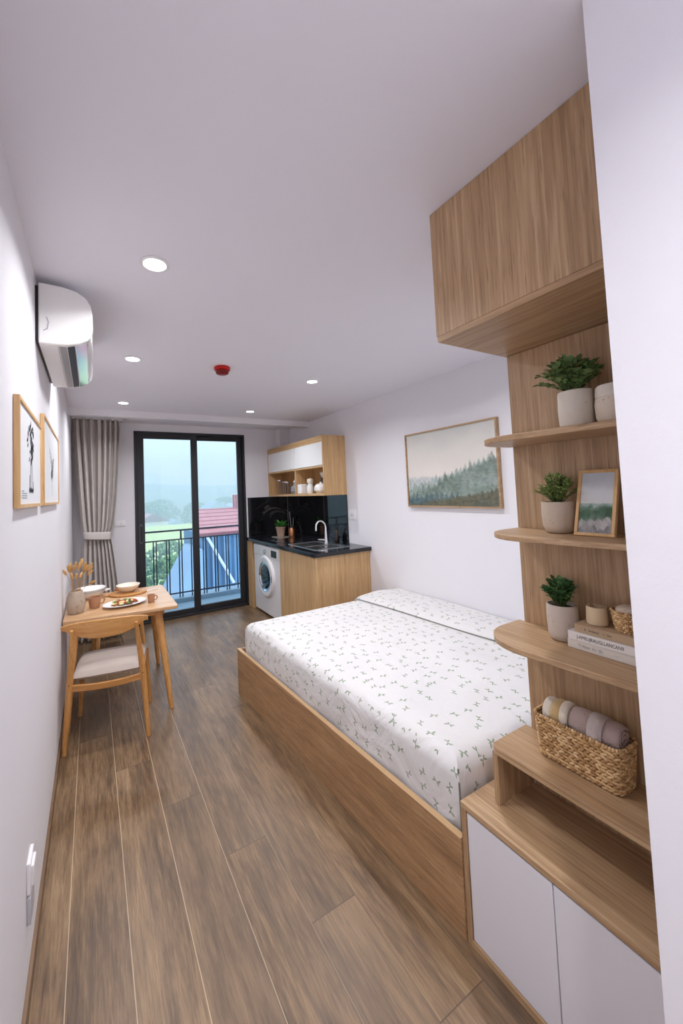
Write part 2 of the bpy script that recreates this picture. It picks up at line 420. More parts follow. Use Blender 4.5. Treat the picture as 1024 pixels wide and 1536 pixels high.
# sliding balcony door
d = thing('door_1', None, None, (0,0,0)); d['kind'] = 'structure'
f = MB(); y0, y1 = L-.012, L+.11
f.box(DX0, DX0+.03, y0, y1, 0, DZ).box(DX1-.03, DX1, y0, y1, 0, DZ).box(DX0, DX1, y0, y1, DZ-.035, DZ).box(DX0, DX1, y0, y1, 0, .03)
f.build('door_frame', M['dframe'], d, bevel=.003)
def sash(x0, x1, ya, yb, st, top, bot):
    s = MB().box(x0, x0+st[0], ya, yb, .03, DZ-.035).box(x1-st[1], x1, ya, yb, .03, DZ-.035).box(x0+st[0], x1-st[1], ya, yb, DZ-.035-top, DZ-.035).box(x0+st[0], x1-st[1], ya, yb, .03, .03+bot)
    o = s.build('door_sash', M['dframe'], d, bevel=.003)
    ym = (ya+yb)/2
    MB().box(x0+st[0]-.005, x1-st[1]+.005, ym-.004, ym+.004, .03+bot-.005, DZ-.035-top+.005).build('door_glass', M['glass'], o, smooth=False)
    return o
s1 = sash(DX0+.03, 1.505, L+.0, L+.04, (.088,.085), .06, .07)
s2 = sash(1.435, DX1-.03, L+.05, L+.09, (.085,.07), .06, .07)
h = MB().prism(rrect(.738,.782,1.03,1.28,.02), L-.008, L+.002, 'y'); h.build('handle', plain('grey_metal', (.12,.12,.13,1), .4, .6), s1, bevel=.002)
MB().prism(rrect(.748,.776,1.05,1.26,.012), L-.011, L-.007, 'y').build('handle_recess', M['black'], s1)
tag(d, 'black framed two-panel sliding glass door to the balcony')

# ------------------------------------------------------------------ balcony and outside
M['conc'] = plain('balcony_tile', lin(150,176,190), .6, bump=.1, bscale=30)
struct(MB().box(.0, 3.4, L+.11, 6.38, -.2, -.005).build('floor_balcony', M['conc'], smooth=False))
struct(MB().box(.0, 3.4, 6.12, 6.38, -.005, .06).build('trim_3', M['conc'], smooth=False))
struct(MB().box(.0, .12, L+.2, 6.38, -.2, H+.1).box(3.28, 3.4, L+.2, 6.38, -.2, H+.1).build('wall_balcony', M['wall'], smooth=False))
M['rail'] = plain('painted_railing_steel', lin(52,66,76), .35, .3)
r = thing('balcony_railing', 'dark steel balcony railing with paired vertical bars', 'railing', (1.7,6.2,.06))
o3 = (1.7,6.2,.06)
MB().box(.12, 3.28, 6.185, 6.215, 1.085, 1.11).build('handrail', M['rail'], r, o3)
MB().box(.12, 3.28, 6.19, 6.21, .945, .965).build('rail', M['rail'], r, o3)
MB().box(.12, 3.28, 6.19, 6.21, .12, .14).build('rail', M['rail'], r, o3)
x = .26
while x < 3.2:
    for dx in (0, .042):
        MB().box(x+dx-.008, x+dx+.008, 6.192, 6.208, .06, .95).build('baluster', M['rail'], r, o3)
    x += .188
for x in (1.42, 2.52, .3):
    MB().box(x-.012, x+.012, 6.188, 6.212, .95, 1.09).build('post', M['rail'], r, o3)

# neighbouring building: blue corrugated cladding, red tiled roof
M['corr'] = plain('blue_corrugated_metal', lin(92,130,158), .5, .2)
M['paleblue'] = plain('pale_blue_render', lin(146,168,188), .7)
def roof_mat():
    m = NT('red_roof_tiles'); v = m.coords(scale=(1,1,1)); sp = m.n('ShaderNodeSeparateXYZ'); m.l(v, sp.inputs[0])
    row = m.math('FRACT', m.math('MULTIPLY', sp.outputs[1], 3.2)); e = m.smooth(row, .34, .05)
    m.base(m.mix(e, m.mix(m.noise(v, 6, 4), lin(184,112,108), lin(214,152,148)), lin(130,70,70))); m.rough(.8); return m.m
M['roof'] = roof_mat()
nb = thing('neighbour_building', 'blue corrugated building with a red tiled roof beyond the balcony', 'building', (4,11.5,-4))
o3 = (4,11.5,-4)
m = MB(); xs = []; x = 2.95; k = 0
pts = []
while x < 7.0:
    pts += [(x,11.5),(x+.06,11.42),(x+.2,11.42),(x+.26,11.5)]; x += .34
pts += [(7.0,13.5),(2.95,13.5)]
m.prism(pts, -6, .5).build('wall', M['corr'], nb, o3, smooth=False)
MB().add([(2.85,11.2,.42),(7.1,11.2,.42),(7.1,13.2,1.08),(3.30,13.2,1.08),(2.85,11.2,.5),(7.1,11.2,.5),(7.1,13.2,1.16),(3.30,13.2,1.16)],
         [(0,3,2,1),(4,5,6,7),(0,1,5,4),(1,2,6,5),(2,3,7,6),(3,0,4,7)]).build('roof', M['roof'], nb, o3, smooth=False)
MB().box(4.72, 5.2, 13.0, 13.5, .9, 1.6).build('chimney', M['roof'], nb, o3, smooth=False)
MB().tube([(3.16,11.3,.42),(3.95,11.3,-1.05)], .045, 6).build('brace', M['white'], nb, o3)
for x in (3.35, 3.72):
    MB().tube([(x,11.36,.4),(x,11.36,-5)], .03, 8).build('downpipe', M['paleblue'], nb, o3)
sh = MB().prism([(2.0,-6),(2.0,-1.25),(2.75,.12),(2.9,.12),(2.9,-6)], 10.6, 12.5, 'y').build('outbuilding', M['paleblue'], None, (2.4,11,-6), smooth=False)
tag(sh, 'pale blue outbuilding with a sloping roofline left of the corrugated wall', 'building')
# green polythene tunnel and white beams, lower left
M['field'] = plain('bright_field', lin(206,220,130), .9, bump=.3, bscale=3)
M['ground'] = plain('far_ground', lin(74,100,76), .95)
struct(MB().box(-400, 500, 9, 900, -8.2, -8).build('ground_outside', M['ground'], smooth=False))
def treemat(name, a, b):
    m = NT(name); g = m.n('ShaderNodeNewGeometry'); v = m.coords()
    f = m.math('MULTIPLY_ADD', g.outputs['Random Per Island'], .5, m.math('MULTIPLY', m.noise(v, 2.5, 4), .5))
    m.base(m.ramp(f, [(.25, a), (.75, b)])); m.rough(.9); return m.m
M['tree'] = treemat('tree_foliage', lin(56,104,66), lin(138,172,100))
M['tree2'] = treemat('distant_tree_foliage', lin(62,104,82), lin(112,150,118))
M['bark'] = plain('bark', lin(90,76,60), .9)
def tree(x, y, z0, h, r, mat, seed, label):
    random.seed(seed); t = thing('tree', label, 'tree', (x,y,z0), 0, 'trees seen through the balcony door')
    MB().tube([(0,0,0),(0.1,0,h*.6)], [r*.1,r*.05], 7).build('trunk', M['bark'], t)
    m = MB()
    for k in range(900):
        a = random.uniform(0, 2*pi); el = random.uniform(-1, 1); lob = 1+.16*sin(3*a+seed+el*2)+.10*sin(5*el*2+a*2)
        q = r*lob*math.sqrt(max(0,1-el*el))*random.uniform(.72,1.02); zz = h*.64+el*h*.36
        s = r*random.uniform(.035,.10)
        R = Euler((random.uniform(0,3),random.uniform(0,3),0)).to_matrix()
        m.ell((q*cos(a), q*sin(a), zz), (s, s*.9, s*.7), R, 5, 4)
    m.build('crown', mat, t)
TREES = [(.4,13.6,7.4,1.35,'nearest leafy tree, low behind the balcony bars at the left of the door'),
    (3.2,17.5,7.0,1.5,'leafy tree just left of the pale blue outbuilding'),
    (.6,20.5,8.0,1.9,'tree rising above the handrail at the left stile of the door'),
    (4.6,26,6.7,1.8,'low tree in front of the bright green slope'),
    (10.0,76,8.6,3.6,'distant misty tree at the left end of the far tree row'),
    (13.2,86,9.0,3.6,'distant misty tree second from the left in the far tree row'),
    (18.0,76,8.3,3.0,'distant misty tree beside the door mullion in the far tree row'),
    (26.5,84,9.0,3.4,'distant misty tree over the red roof, right door panel')]
for k, (x, y, h, r, lab) in enumerate(TREES):
    tree(x, y, -8, h, r, M['tree'], 20+k, lab)
# mown slope
struct(MB().add([(-2,30,-8),(16,30,-8),(26,60,-2.6),(2,60,-2.6),(-2,66,-8),(26,66,-8)], [(0,1,2,3),(3,2,5,4),(0,3,4),(1,5,2)]).build('ground_slope', M['field'], smooth=False))
random.seed(5)
HOUSES = [(8.3,62,4.5,2.9,'small misty house with a red roof at the far left of the view'), (12.6,66,3,1.6,'small pale house above the bright green slope'),
    (18.6,62,3.4,4.4,'white misty house directly above the red tiled roof'), (23.2,66,4,3.8,'pale house in the mist near the right edge of the door glass')]
for k, (x, y, w, h, lab) in enumerate(HOUSES):
    b = thing('house', lab, 'building', (x,y,-8), 0, 'houses in the mist')
    hh = h+3
    MB().box(-w/2, w/2, 0, 5, 0, hh).build('wall', M['white'], b, smooth=False)
    MB().prism([(-w/2-.3,hh),(w/2+.3,hh),(0,hh+1.2)], -.3, 5.3, 'y').build('roof', M['roof'] if k == 0 else M['paleblue'], b, smooth=False)
def hill(name, y, z, amp, seed, x0=-200, x1=320):
    random.seed(seed); ph = [random.uniform(0,6) for _ in range(6)]
    top = []
    n = 90
    for i in range(n+1):
        x = x0+(x1-x0)*i/n
        hz = z+amp*sum(sin(x*(.01+.013*j)+ph[j])/(1+j) for j in range(6))
        top.append((x, hz))
    vs = []; fs = []
    for (x, hz) in top: vs += [(x,y-60,-8),(x,y,hz),(x,y+60,-8)]
    for i in range(n): fs += [(3*i,3*i+3,3*i+4,3*i+1),(3*i+1,3*i+4,3*i+5,3*i+2)]
    o = MB().add(vs, fs).build(name, M['tree2']); struct(o)
hill('hill_near', 150, 5, 3, 3); hill('hill_far', 300, 16, 6, 9)
# mist
hz = bpy.data.materials.new('mist'); hz.use_nodes = True; t = hz.node_tree; t.nodes.remove(t.nodes['Principled BSDF'])
vs_ = t.nodes.new('ShaderNodeVolumeScatter'); vs_.inputs['Density'].default_value = .016; vs_.inputs['Color'].default_value = (.78,.91,1,1); vs_.inputs['Anisotropy'].default_value = .2
t.links.new(vs_.outputs[0], t.nodes['Material Output'].inputs['Volume'])
hm = MB().box(-260, 380, 8.5, 640, -7.9, 26).build('mist', hz, smooth=False); tag(hm, 'pale blue mist over the town outside', 'mist', kind='stuff')

# world
w = bpy.data.worlds.new('sky'); sc.world = w; w.use_nodes = True; t = w.node_tree
bg = t.nodes['Background']; tc = t.nodes.new('ShaderNodeTexCoord'); sp = t.nodes.new('ShaderNodeSeparateXYZ'); rp = t.nodes.new('ShaderNodeValToRGB')
t.links.new(tc.outputs['Generated'], sp.inputs[0]); t.links.new(sp.outputs[2], rp.inputs[0]); t.links.new(rp.outputs[0], bg.inputs[0])
e = rp.color_ramp.elements; e[0].position = .0; e[0].color = (.42,.62,.90,1); e[1].position = .45; e[1].color = (.58,.73,.92,1)
bg.inputs[1].default_value = 2.6

# ------------------------------------------------------------------ ceiling fittings
DL = [(.446,1.638,'ceiling downlight nearest the camera, above the left side of the floor'),
      (.466,2.855,'second round downlight from the camera along the left wall'),
      (.497,4.227,'ceiling downlight nearest the curtain'),
      (1.934,2.873,'ceiling downlight over the far end of the bed'),
      (1.864,4.212,'ceiling downlight in front of the kitchen upper cabinet')]
lamp0 = None
LP = []
for (x, y, lab) in DL:
    if lamp0 is None:
        t_ = thing('ceiling_downlight', lab, 'downlight', (x,y,H), 0, 'recessed ceiling downlights')
        MB().lathe([(.052,0),(.058,-.001),(.058,-.004),(.046,-.006),(.044,-.002)], n=40).build('trim_ring', M['white'], t_)
        MB().lathe([(.0001,-.0035),(.045,-.0035)], n=40, cap=False).build('diffuser', M['lamp'], t_)
        lamp0 = t_
    else: dup(lamp0, (x,y,H), label=lab)
    LP.append((x, y))
for (x, y) in LP+[(.42,-.35),(.42,-1.2),(1.93,1.62)]:
    ld = bpy.data.lights.new('downlight_beam', 'AREA'); ld.shape = 'DISK'; ld.size = .10; ld.energy = 8.4 if y > 0 else 10.5; ld.color = (.945,.955,1); ld.spread = radians(150)
    lo = bpy.data.objects.new('downlight_beam', ld); col.objects.link(lo); lo.location = (x,y,H-.009)
al = thing('fire_alarm', 'red round fire alarm on the ceiling', 'alarm', (1.091,2.803,H))
MB().lathe([(.058,0),(.062,-.008),(.060,-.024),(.045,-.028)], n=32).build('base', M['red'], al)
MB().lathe([(.046,-.026),(.050,-.032),(.048,-.048),(.035,-.056),(.0001,-.058)], n=32, cap=False).build('sounder', M['darkred'], al)

# air conditioner on the left wall
ac = thing('air_conditioner', 'white wall-mounted air conditioner high on the left wall', 'air conditioner', (0,1.93,2.3))
o3 = (0,1.93,2.3)
def acprof(k=0):
    p = [(.012,2.572),(.10,2.570),(.155,2.560),(.19,2.538),(.210,2.505),(.217,2.46),(.218,2.40),(.212,2.365),(.196,2.342),(.165,2.322),(.12,2.308),(.06,2.303),(.012,2.303)]
    return p
b = MB().prism(acprof(), 1.93, 2.66, 'y'); b.build('body', M['gloss_white'], ac, o3, bevel=.006, angle=40)
MB().box(0, .014, 1.945, 2.645, 2.32, 2.56).build('mounting_plate', M['black'], ac, o3)
def under(x0, z0, x1, z1, t):   # strip along the underside
    return MB().prism([(x0,z0),(x1,z1),(x1,z1-t),(x0,z0-t)], 1.955, 2.635, 'y')
under(.195,2.345,.150,2.318,.008).build('louvre', M['chrome'], ac, o3, bevel=.002)
under(.146,2.318,.118,2.309,.004).build('outlet_slot', M['black'], ac, o3)
under(.113,2.309,.088,2.306,.004).build('outlet_grille', plain('grey_plastic', (.35,.35,.37,1), .4), ac, o3)
under(.080,2.305,.016,2.303,.004).build('back_cover', M['white'], ac, o3)
MB().tube([(.03,1.929,2.36),(.045,1.928,2.37),(.05,1.928,2.40),(.042,1.928,2.42)], .002, 6).build('badge', plain('grey_mark', (.45,.45,.47,1), .4), ac, o3)

# ------------------------------------------------------------------ curtain
ct = thing('curtain', 'grey-beige linen curtain gathered by a tieback in the back left corner', 'curtain', (.28,5.1,.02))
o3 = (.28,5.1,.02)
NU, NV = 150, 60; vs = []; fs = []
def cw(z):  # left, right, amplitude
    if z > 1.22:
        t_ = (z-1.22)/(2.58-1.22); s_ = t_**.62
        return .125+(.022-.125)*s_, .385+(.52-.385)*min(1, t_**.5*1.04), .030+.024*s_
    t_ = (1.22-z)/1.2; s_ = t_**.8
    return .125+(.06-.125)*s_, .385+(.52-.385)*s_, .030+.020*s_
for j in range(NV+1):
    z = .02+2.56*j/NV; l_, r_, am = cw(z)
    pinch = max(0, (z-2.42)/.16)
    for i in range(NU+1):
        u = i/NU; ph = 2*pi*(7.5*u+.22*sin(6*u+1.3)+.06*sin(z*2.1+u*9))
        yy = 5.10+am*(sin(ph)+.22*sin(2.3*ph+z*1.3))*(1-.35*pinch)+.006*sin(ph*3+1)*pinch
        vs.append((l_+(r_-l_)*u+.006*cos(ph*2), yy, z))
for j in range(NV):
    for i in range(NU): a = j*(NU+1)+i; fs.append((a, a+1, a+NU+2, a+NU+1))
MB().add(vs, fs).build('curtain_panel', M['curtain'], ct, o3, angle=80, solid=.003)
tb = []
ring = [(.11,5.10),(.125,5.045),(.17,5.03),(.25,5.028),(.33,5.032),(.385,5.05),(.405,5.10),(.37,5.16),(.25,5.17),(.14,5.155)]
vs = []; fs = []; n = len(ring)
for k, (x_, y_) in enumerate(ring):
    dz = .012*((x_-.25)/.13); vs += [(x_, y_, 1.155+dz*-1.2), (x_, y_, 1.255-dz*.6)]
for k in range(n): a = 2*k; b2 = 2*((k+1) % n); fs.append((a, b2, b2+1, a+1))
MB().add(vs, fs).build('tieback', fabric('tieback_linen', lin(214,207,201), 600, .15), ct, o3, angle=80, solid=.006, sub=1)
MB().box(.01, .55, 5.09, 5.11, 2.575, 2.597).build('curtain_track', M['white'], ct, o3)

# switches and sockets
def plate(name, label, mk, org):
    t_ = thing(name, label, 'switch' if 'switch' in name else 'socket', org); mk(t_, org); return t_
def mk1(t_, o_):
    MB().box(.455,.575, L-.009, L, 1.275,1.345).build('plate', M['switch'], t_, o_, bevel=.003)
    for k in range(2): MB().box(.47+k*.048,.512+k*.048, L-.013, L-.008, 1.29,1.33).build('rocker', M['white'], t_, o_, bevel=.002)
plate('light_switch', 'white double light switch between curtain and balcony door', mk1, (.515,L,1.31))
def mk2(t_, o_):
    MB().box(W-.009,W, 3.615,3.735, 1.27,1.39).build('plate', M['switch'], t_, o_, bevel=.003)
    MB().box(W-.013,W-.008, 3.635,3.715, 1.29,1.365).build('cover', M['white'], t_, o_, bevel=.002)
    for k in range(3): MB().box(W-.0145,W-.0125, 3.652+k*.018,3.657+k*.018, 1.315,1.33).build('socket_hole', M['black'], t_, o_)
plate('wall_socket', 'white wall socket beside the black backsplash', mk2, (W,3.675,1.33))
def mk3(t_, o_):
    MB().box(0,.012, 1.63,1.72, .32,.42).build('plate', M['switch'], t_, o_, bevel=.003)
    MB().box(.010,.02, 1.645,1.705, .335,.40).build('cover', M['white'], t_, o_, bevel=.002)
plate('wall_socket', 'white socket plate low on the left wall, upper of the pair', mk3, (0,1.675,.37))
def mk4(t_, o_):
    MB().box(0,.012, 1.63,1.72, .225,.312).build('plate', plain('grey_switch_plastic',(.5,.49,.52,1),.4), t_, o_, bevel=.003)
plate('wall_socket', 'grey plate low on the left wall, directly under the white socket', mk4, (0,1.675,.27))

# ------------------------------------------------------------------ pictures
def uvrect(axis, a0, a1, z0, z1, flip=False):
    def f(co, nrm):
        a = co['xyz'.index(axis)]; u = (a-a0)/(a1-a0)
        return (1-u if flip else u, (co.z-z0)/(z1-z0))
    return f
# misty painting on the right wall
pa = thing('framed_painting', 'framed misty forest painting on the wall above the bed', 'painting', (W,2.248,1.437))
o3 = (W,2.248,1.437); y0, y1, z0, z1 = 1.775, 2.73, 1.437, 2.128; t_ = .013
MB().box(W-.035,W,y0,y1,z0,z0+t_).box(W-.035,W,y0,y1,z1-t_,z1).box(W-.035,W,y0,y0+t_,z0+t_,z1-t_).box(W-.035,W,y1-t_,y1,z0+t_,z1-t_).build('frame', M['frame_dk'], pa, o3, smooth=False)
MB().box(W-.024,W-.004,y0+t_,y1-t_,z0+t_,z1-t_).build('canvas', M['painting'], pa, o3, smooth=False, uv=uvrect('y', y0, y1, z0, z1, True))
# botanical prints on the left wall
M['paper'] = plain('print_paper', (.80,.80,.82,1), .5)
M['ink'] = plain('black_ink', lin(52,56,58), .7)
M['ink2'] = plain('grey_green_ink', lin(120,134,130), .7)
def leafshape(m, y, z, a, l, w_, x):
    c_, s_ = cos(a), sin(a); P = []
    for (u, v) in [(0,0),(.3,.5),(.6,.45),(1,0),(.6,-.45),(.3,-.5)]:
        yy = u*l; zz = v*w_; P.append((x, y+yy*c_-zz*s_, z+yy*s_+zz*c_))
    m.add(P, [(0,1,2,3,4,5)])
def strip(m, p, q, w_, x):
    d_ = Vector((q[0]-p[0], q[1]-p[1])).normalized(); n_ = Vector((-d_.y, d_.x))*w_
    m.add([(x,p[0]+n_.x,p[1]+n_.y),(x,p[0]-n_.x,p[1]-n_.y),(x,q[0]-n_.x,q[1]-n_.y),(x,q[0]+n_.x,q[1]+n_.y)], [(0,1,2,3)])
def print_frame(y0, y1, z0, z1, label):
    o_ = (0,(y0+y1)/2,z0); t_ = thing('framed_print', label, 'picture', o_, 0, 'framed botanical prints')
    w_ = .012
    MB().box(.001,.017,y0,y1,z0,z0+w_).box(.001,.017,y0,y1,z1-w_,z1).box(.001,.017,y0,y0+w_,z0+w_,z1-w_).box(.001,.017,y1-w_,y1,z0+w_,z1-w_).build('frame', M['frame'], t_, o_, smooth=False)
    MB().box(.002,.012,y0+w_,y1-w_,z0+w_,z1-w_).build('paper', M['paper'], t_, o_, smooth=False)
    return t_, o_
t_, o_ = print_frame(1.405, 1.985, 1.607, 1.952, 'nearer framed botanical print with a dark stem of berries and a caption')
random.seed(3); m = MB(); X0 = .0124; yc = 1.69
for k in range(58):
    z = 1.78+.12*random.random(); a = random.uniform(0, 2*pi); sp_ = .085*(1-abs(z-1.85)/.12)
    leafshape(m, yc+random.uniform(-1,1)*max(sp_,.03), z, a, .03, .014, X0)
strip(m,(yc,1.66),(yc+.005,1.88),.003,X0); strip(m,(yc-.03,1.66),(yc-.008,1.78),.003,X0); strip(m,(yc+.045,1.66),(yc+.02,1.80),.003,X0)
strip(m,(yc-.05,1.665),(yc-.035,1.72),.004,X0); strip(m,(yc+.06,1.665),(yc+.05,1.70),.004,X0)
for k in range(9): leafshape(m, yc-.05+.012*k, 1.655+.004*(k%2), 1.2, .022, .014, X0)
m.build('print', M['ink'], t_, o_, smooth=False)
m = MB()
for r_ in range(4):
    for k in range(5 if r_ else 2): m.box(X0,X0+.0004,1.48+k*.022,1.48+k*.022+.015,1.66-r_*.0075,1.6625-r_*.0075)
m.build('caption', M['ink2'], t_, o_, smooth=False)
t_, o_ = print_frame(2.09, 2.98, 1.607, 2.03, 'farther framed botanical print with a pale grey-green fern sprig')
m = MB(); yc = 2.53
for k in range(30):
    z = 1.73+.10*random.random(); leafshape(m, yc+random.uniform(-.05,.07), z, radians(random.uniform(60,120)), .05, .012, X0)
strip(m,(yc,1.655),(yc,1.80),.003,X0); strip(m,(yc,1.80),(yc-.13,1.90),.003,X0); strip(m,(yc,1.78),(yc+.10,1.87),.003,X0)
strip(m,(yc,1.79),(yc-.04,1.885),.003,X0)
for k in range(8): leafshape(m, yc-.02-.014*k, 1.81+.011*k, radians(150-60*(k%2)), .03, .009, X0)
for k in range(7): leafshape(m, yc+.02+.012*k, 1.80+.010*k, radians(20+70*(k%2)), .03, .011, X0)
m.build('print', M['ink2'], t_, o_, smooth=False)

# ------------------------------------------------------------------ kitchen
kb = thing('kitchen_base_cabinet', 'oak kitchen base cabinet under the black worktop, right of the washing machine', 'cabinet', (2.55,3.83,0))
o3 = (2.55,3.83,0)
MB().box(2.20,W-.001,3.39,3.41,0,.944).build('side_panel', M['kit_z'], kb, o3, bevel=.002)
MB().box(2.22,W-.001,3.41,4.26,.02,.944).build('body', M['kit_z'], kb, o3)
MB().box(2.20,2.219,3.412,4.262,.03,.935).build('door', M['kit_z'], kb, o3, bevel=.002)
fp = MB().box(2.20,W-.001,5.17,L-.001,0,.944).build('kitchen_end_panel', M['kit_z'], None, (2.5,5.27,0)); tag(fp, 'narrow oak end panel between washing machine and balcony door', 'panel')
wt = MB().prism(rrect(2.175,W-.001,3.355,L-.001,[0,0,.02,0]), .945, .986).build('worktop', M['counter'], None, (2.55,4.36,.945), bevel=.003); tag(wt, 'black stone worktop over the kitchen base cabinet and washer', 'worktop')
bs = MB().box(W-.012,W-.001,3.77,L-.001,.987,1.562).box(2.225,W-.012,L-.012,L-.001,.987,1.562).build('backsplash', M['marble'], None, (W,4.5,.987), smooth=False); tag(bs, 'glossy black marble backsplash behind the worktop', 'backsplash')
MB().box(W-.0145,W-.0118,L-.0145,L-.012,.987,1.562).build('corner_trim', plain('pale_joint', lin(176,168,158), .4), bs, (W,4.5,.987))
MB().box(2.215,2.226,L-.014,L-.001,.987,1.57).build('edge_trim', M['white'], bs, (W,4.5,.987))

wm = thing('washing_machine', 'white front-loading washing machine under the worktop', 'washing machine', (2.55,4.715,0))
o3 = (2.55,4.715,0)
MB().box(2.215,2.80,4.30,5.135,.03,.925).build('body', M['white'], wm, o3, bevel=.012, seg=3)
MB().box(2.209,2.217,4.31,5.125,.775,.915).build('control_panel', M['gloss_white'], wm, o3, bevel=.003)
MB().box(2.204,2.210,4.93,5.11,.79,.90).build('detergent_drawer', M['white'], wm, o3, bevel=.003)
MB().box(2.205,2.210,4.37,4.53,.80,.885).build('display', M['black'], wm, o3, bevel=.001)
m = MB().lathe([(.03,0),(.03,-.02),(.026,-.024)], n=24)
m.v = [(2.209-( -z), 4.72+x, .845+y) if False else (2.209+z, 4.72+x, .845+y) for (x,y,z) in m.v]; m.build('dial', M['steel'], wm, o3)
def ringx(m, cx, cy, cz, R, prof, n=48, ry=1.0):
    b = MB(); b.lathe(prof, n=n); m.add([(cx-z, cy+x, cz+y*ry) for (x,y,z) in b.v], b.f)
dc = (4.715,.525)
m = MB(); ringx(m,2.215,dc[0],dc[1],0,[(.272,0),(.272,.012),(.255,.03),(.215,.036),(.192,.026),(.188,.004)]); dr = m.build('door', M['white'], wm, o3)
m = MB(); ringx(m,2.215,dc[0],dc[1],0,[(.200,.020),(.196,.032),(.184,.032),(.182,.010)]); m.build('door_ring', M['chrome'], dr, o3)
m = MB(); ringx(m,2.215,dc[0],dc[1],0,[(.186,.012),(.15,.022),(.08,.030),(.0001,.032)]); m.build('porthole', plain('dark_glass', (.02,.03,.04,1), .06), dr, o3)
MB().box(2.175,2.188,4.475,4.497,.48,.57).build('handle', M['steel'], dr, o3, bevel=.004)
for (yy, xx) in ((4.36,2.27),(5.08,2.27),(4.36,2.74),(5.08,2.74)): MB().tube([(xx,yy,0),(xx,yy,.035)],.022,12).build('foot', M['black'], wm, o3)

# upper cabinet
uc = thing('kitchen_wall_cabinet', 'oak and white kitchen wall cabinet with two open cubbies', 'cabinet', (2.74,4.57,1.565))
o3 = (2.74,4.57,1.565); X0, X1, Y0, Y1, Z0, Z1 = 2.579, W-.001, 3.77, L-.001, 1.565, 2.281
MB().box(X0,X1,Y0,Y0+.02,Z0,Z1).build('side_panel', M['kit_z'], uc, o3, bevel=.0015)
MB().box(X0,X1,Y1-.02,Y1,Z0,Z1).build('side_panel', M['kit_z'], uc, o3)
MB().box(X0,X1,Y0+.02,Y1-.02,Z0,Z0+.028).build('bottom_panel', M['kit_y'], uc, o3)
MB().box(X0,X1,Y0+.02,Y1-.02,Z1-.075,Z1).build('top_panel', M['kit_y'], uc, o3)
MB().box(X0+.004,X1,Y0+.02,Y1-.02,1.905,1.925).build('shelf', M['kit_y'], uc, o3)
MB().box(X0+.002,X1,4.485,4.503,Z0+.028,1.905).build('divider', M['kit_z'], uc, o3)
MB().box(X1-.012,X1,Y0+.02,Y1-.02,Z0+.028,1.905).build('back_panel', M['kit_z'], uc, o3)
MB().box(X0-.002,X0+.016,Y0+.022,4.492,1.928,2.204).build('door', M['gloss_white'], uc, o3, bevel=.001)
MB().box(X0-.002,X0+.016,4.496,Y1-.022,1.928,2.204).build('door', M['gloss_white'], uc, o3, bevel=.001)

# crockery in the cubbies
ZC = Z0+.0285
def simple(name, mat, prof, loc, label, cat, group=None, n=28, cap=True, **kw):
    o_ = MB().lathe(prof, n=n, cap=cap, **kw).build(name, mat); o_.location = loc; return tag(o_, label, cat, group)
for (x_, y_, rr, hh, lab) in [(2.70,5.22,.05,.20,'tall clear glass jar at the far end of the left cubby'), (2.72,5.05,.055,.17,'clear glass jar in the middle of the left cubby'), (2.68,4.92,.045,.16,'clear glass jar beside the grey jug in the left cubby')]:
    g = thing('glass_jar', lab, 'jar', (x_,y_,ZC), 0, 'glass jars in the wall cabinet')
    MB().lathe([(rr,0.0),(rr,hh),(rr*.94,hh),(rr*.94,.006),(.0001,.006)], n=28).build('jar', M['jar_glass'], g)
    MB().lathe([(rr*1.02,hh+.0005),(rr*1.02,hh+.015),(.0001,hh+.018)], n=28).build('lid', M['steel'], g)
g = thing('grey_jug', 'grey and white rounded jug in the left cubby', 'jug', (2.70,4.66,ZC))
MB().lathe([(.07,0),(.095,.04),(.09,.09),(.055,.13),(.05,.16)], n=28).build('body', speckle('grey_enamel', lin(150,154,162), lin(110,114,122)), g)
MB().lathe([(.058,.1605),(.06,.17),(.03,.20),(.012,.205),(.012,.22),(.0001,.222)], n=24).build('lid', M['ceramic'], g)
MB().tube([(-.05,-.06,.13),(-.07,-.09,.11),(-.07,-.10,.06),(-.05,-.085,.04)], .008, 8).build('handle', M['ceramic'], g)
g = thing('mug', 'white square-sided mug at the left of the right cubby', 'mug', (2.64,4.405,ZC), 0)
MB().prism(rrect(-.055,.055,-.055,.055,.02), 0, .125).build('body', M['ceramic'], g, bevel=.006)
g = thing('canister', 'white jar with a narrow neck beside the white mug', 'jar', (2.68,4.265,ZC), 0)
MB().lathe([(.038,0),(.048,.03),(.045,.09),(.03,.12),(.03,.13)], n=28).build('body', M['ceramic'], g)
MB().lathe([(.036,.1305),(.044,.15),(.040,.185),(.0001,.20)], n=24).build('lid', M['ceramic_w'], g)
g = thing('storage_jar', 'dark glass storage jar topped by a white bowl, back of the right cubby', 'jar', (2.79,4.09,ZC), 0)
MB().lathe([(.055,0),(.055,.17),(.045,.19),(.0001,.19)], n=28).build('jar', plain('smoky_glass', (.05,.045,.04,1), .12), g)
bw = simple('small_bowl', M['ceramic'], [(.025,0),(.05,.03),(.062,.07),(.056,.07),(.04,.03),(.0001,.012)], (2.79,4.09,ZC+.191), 'small white bowl standing on the dark jar in the right cubby', 'bowl')
g = thing('teapot', 'white round teapot at the front of the right cubby', 'teapot', (2.67,3.99,ZC), 0)
MB().lathe([(.05,0),(.085,.035),(.085,.075),(.06,.11),(.02,.12),(.012,.135),(.0001,.14)], n=28).build('body', M['ceramic'], g)
MB().tube([(0,.07,.05),(0,.10,.07),(0,.125,.10)], [.018,.012,.008], 10).build('spout', M['ceramic'], g)

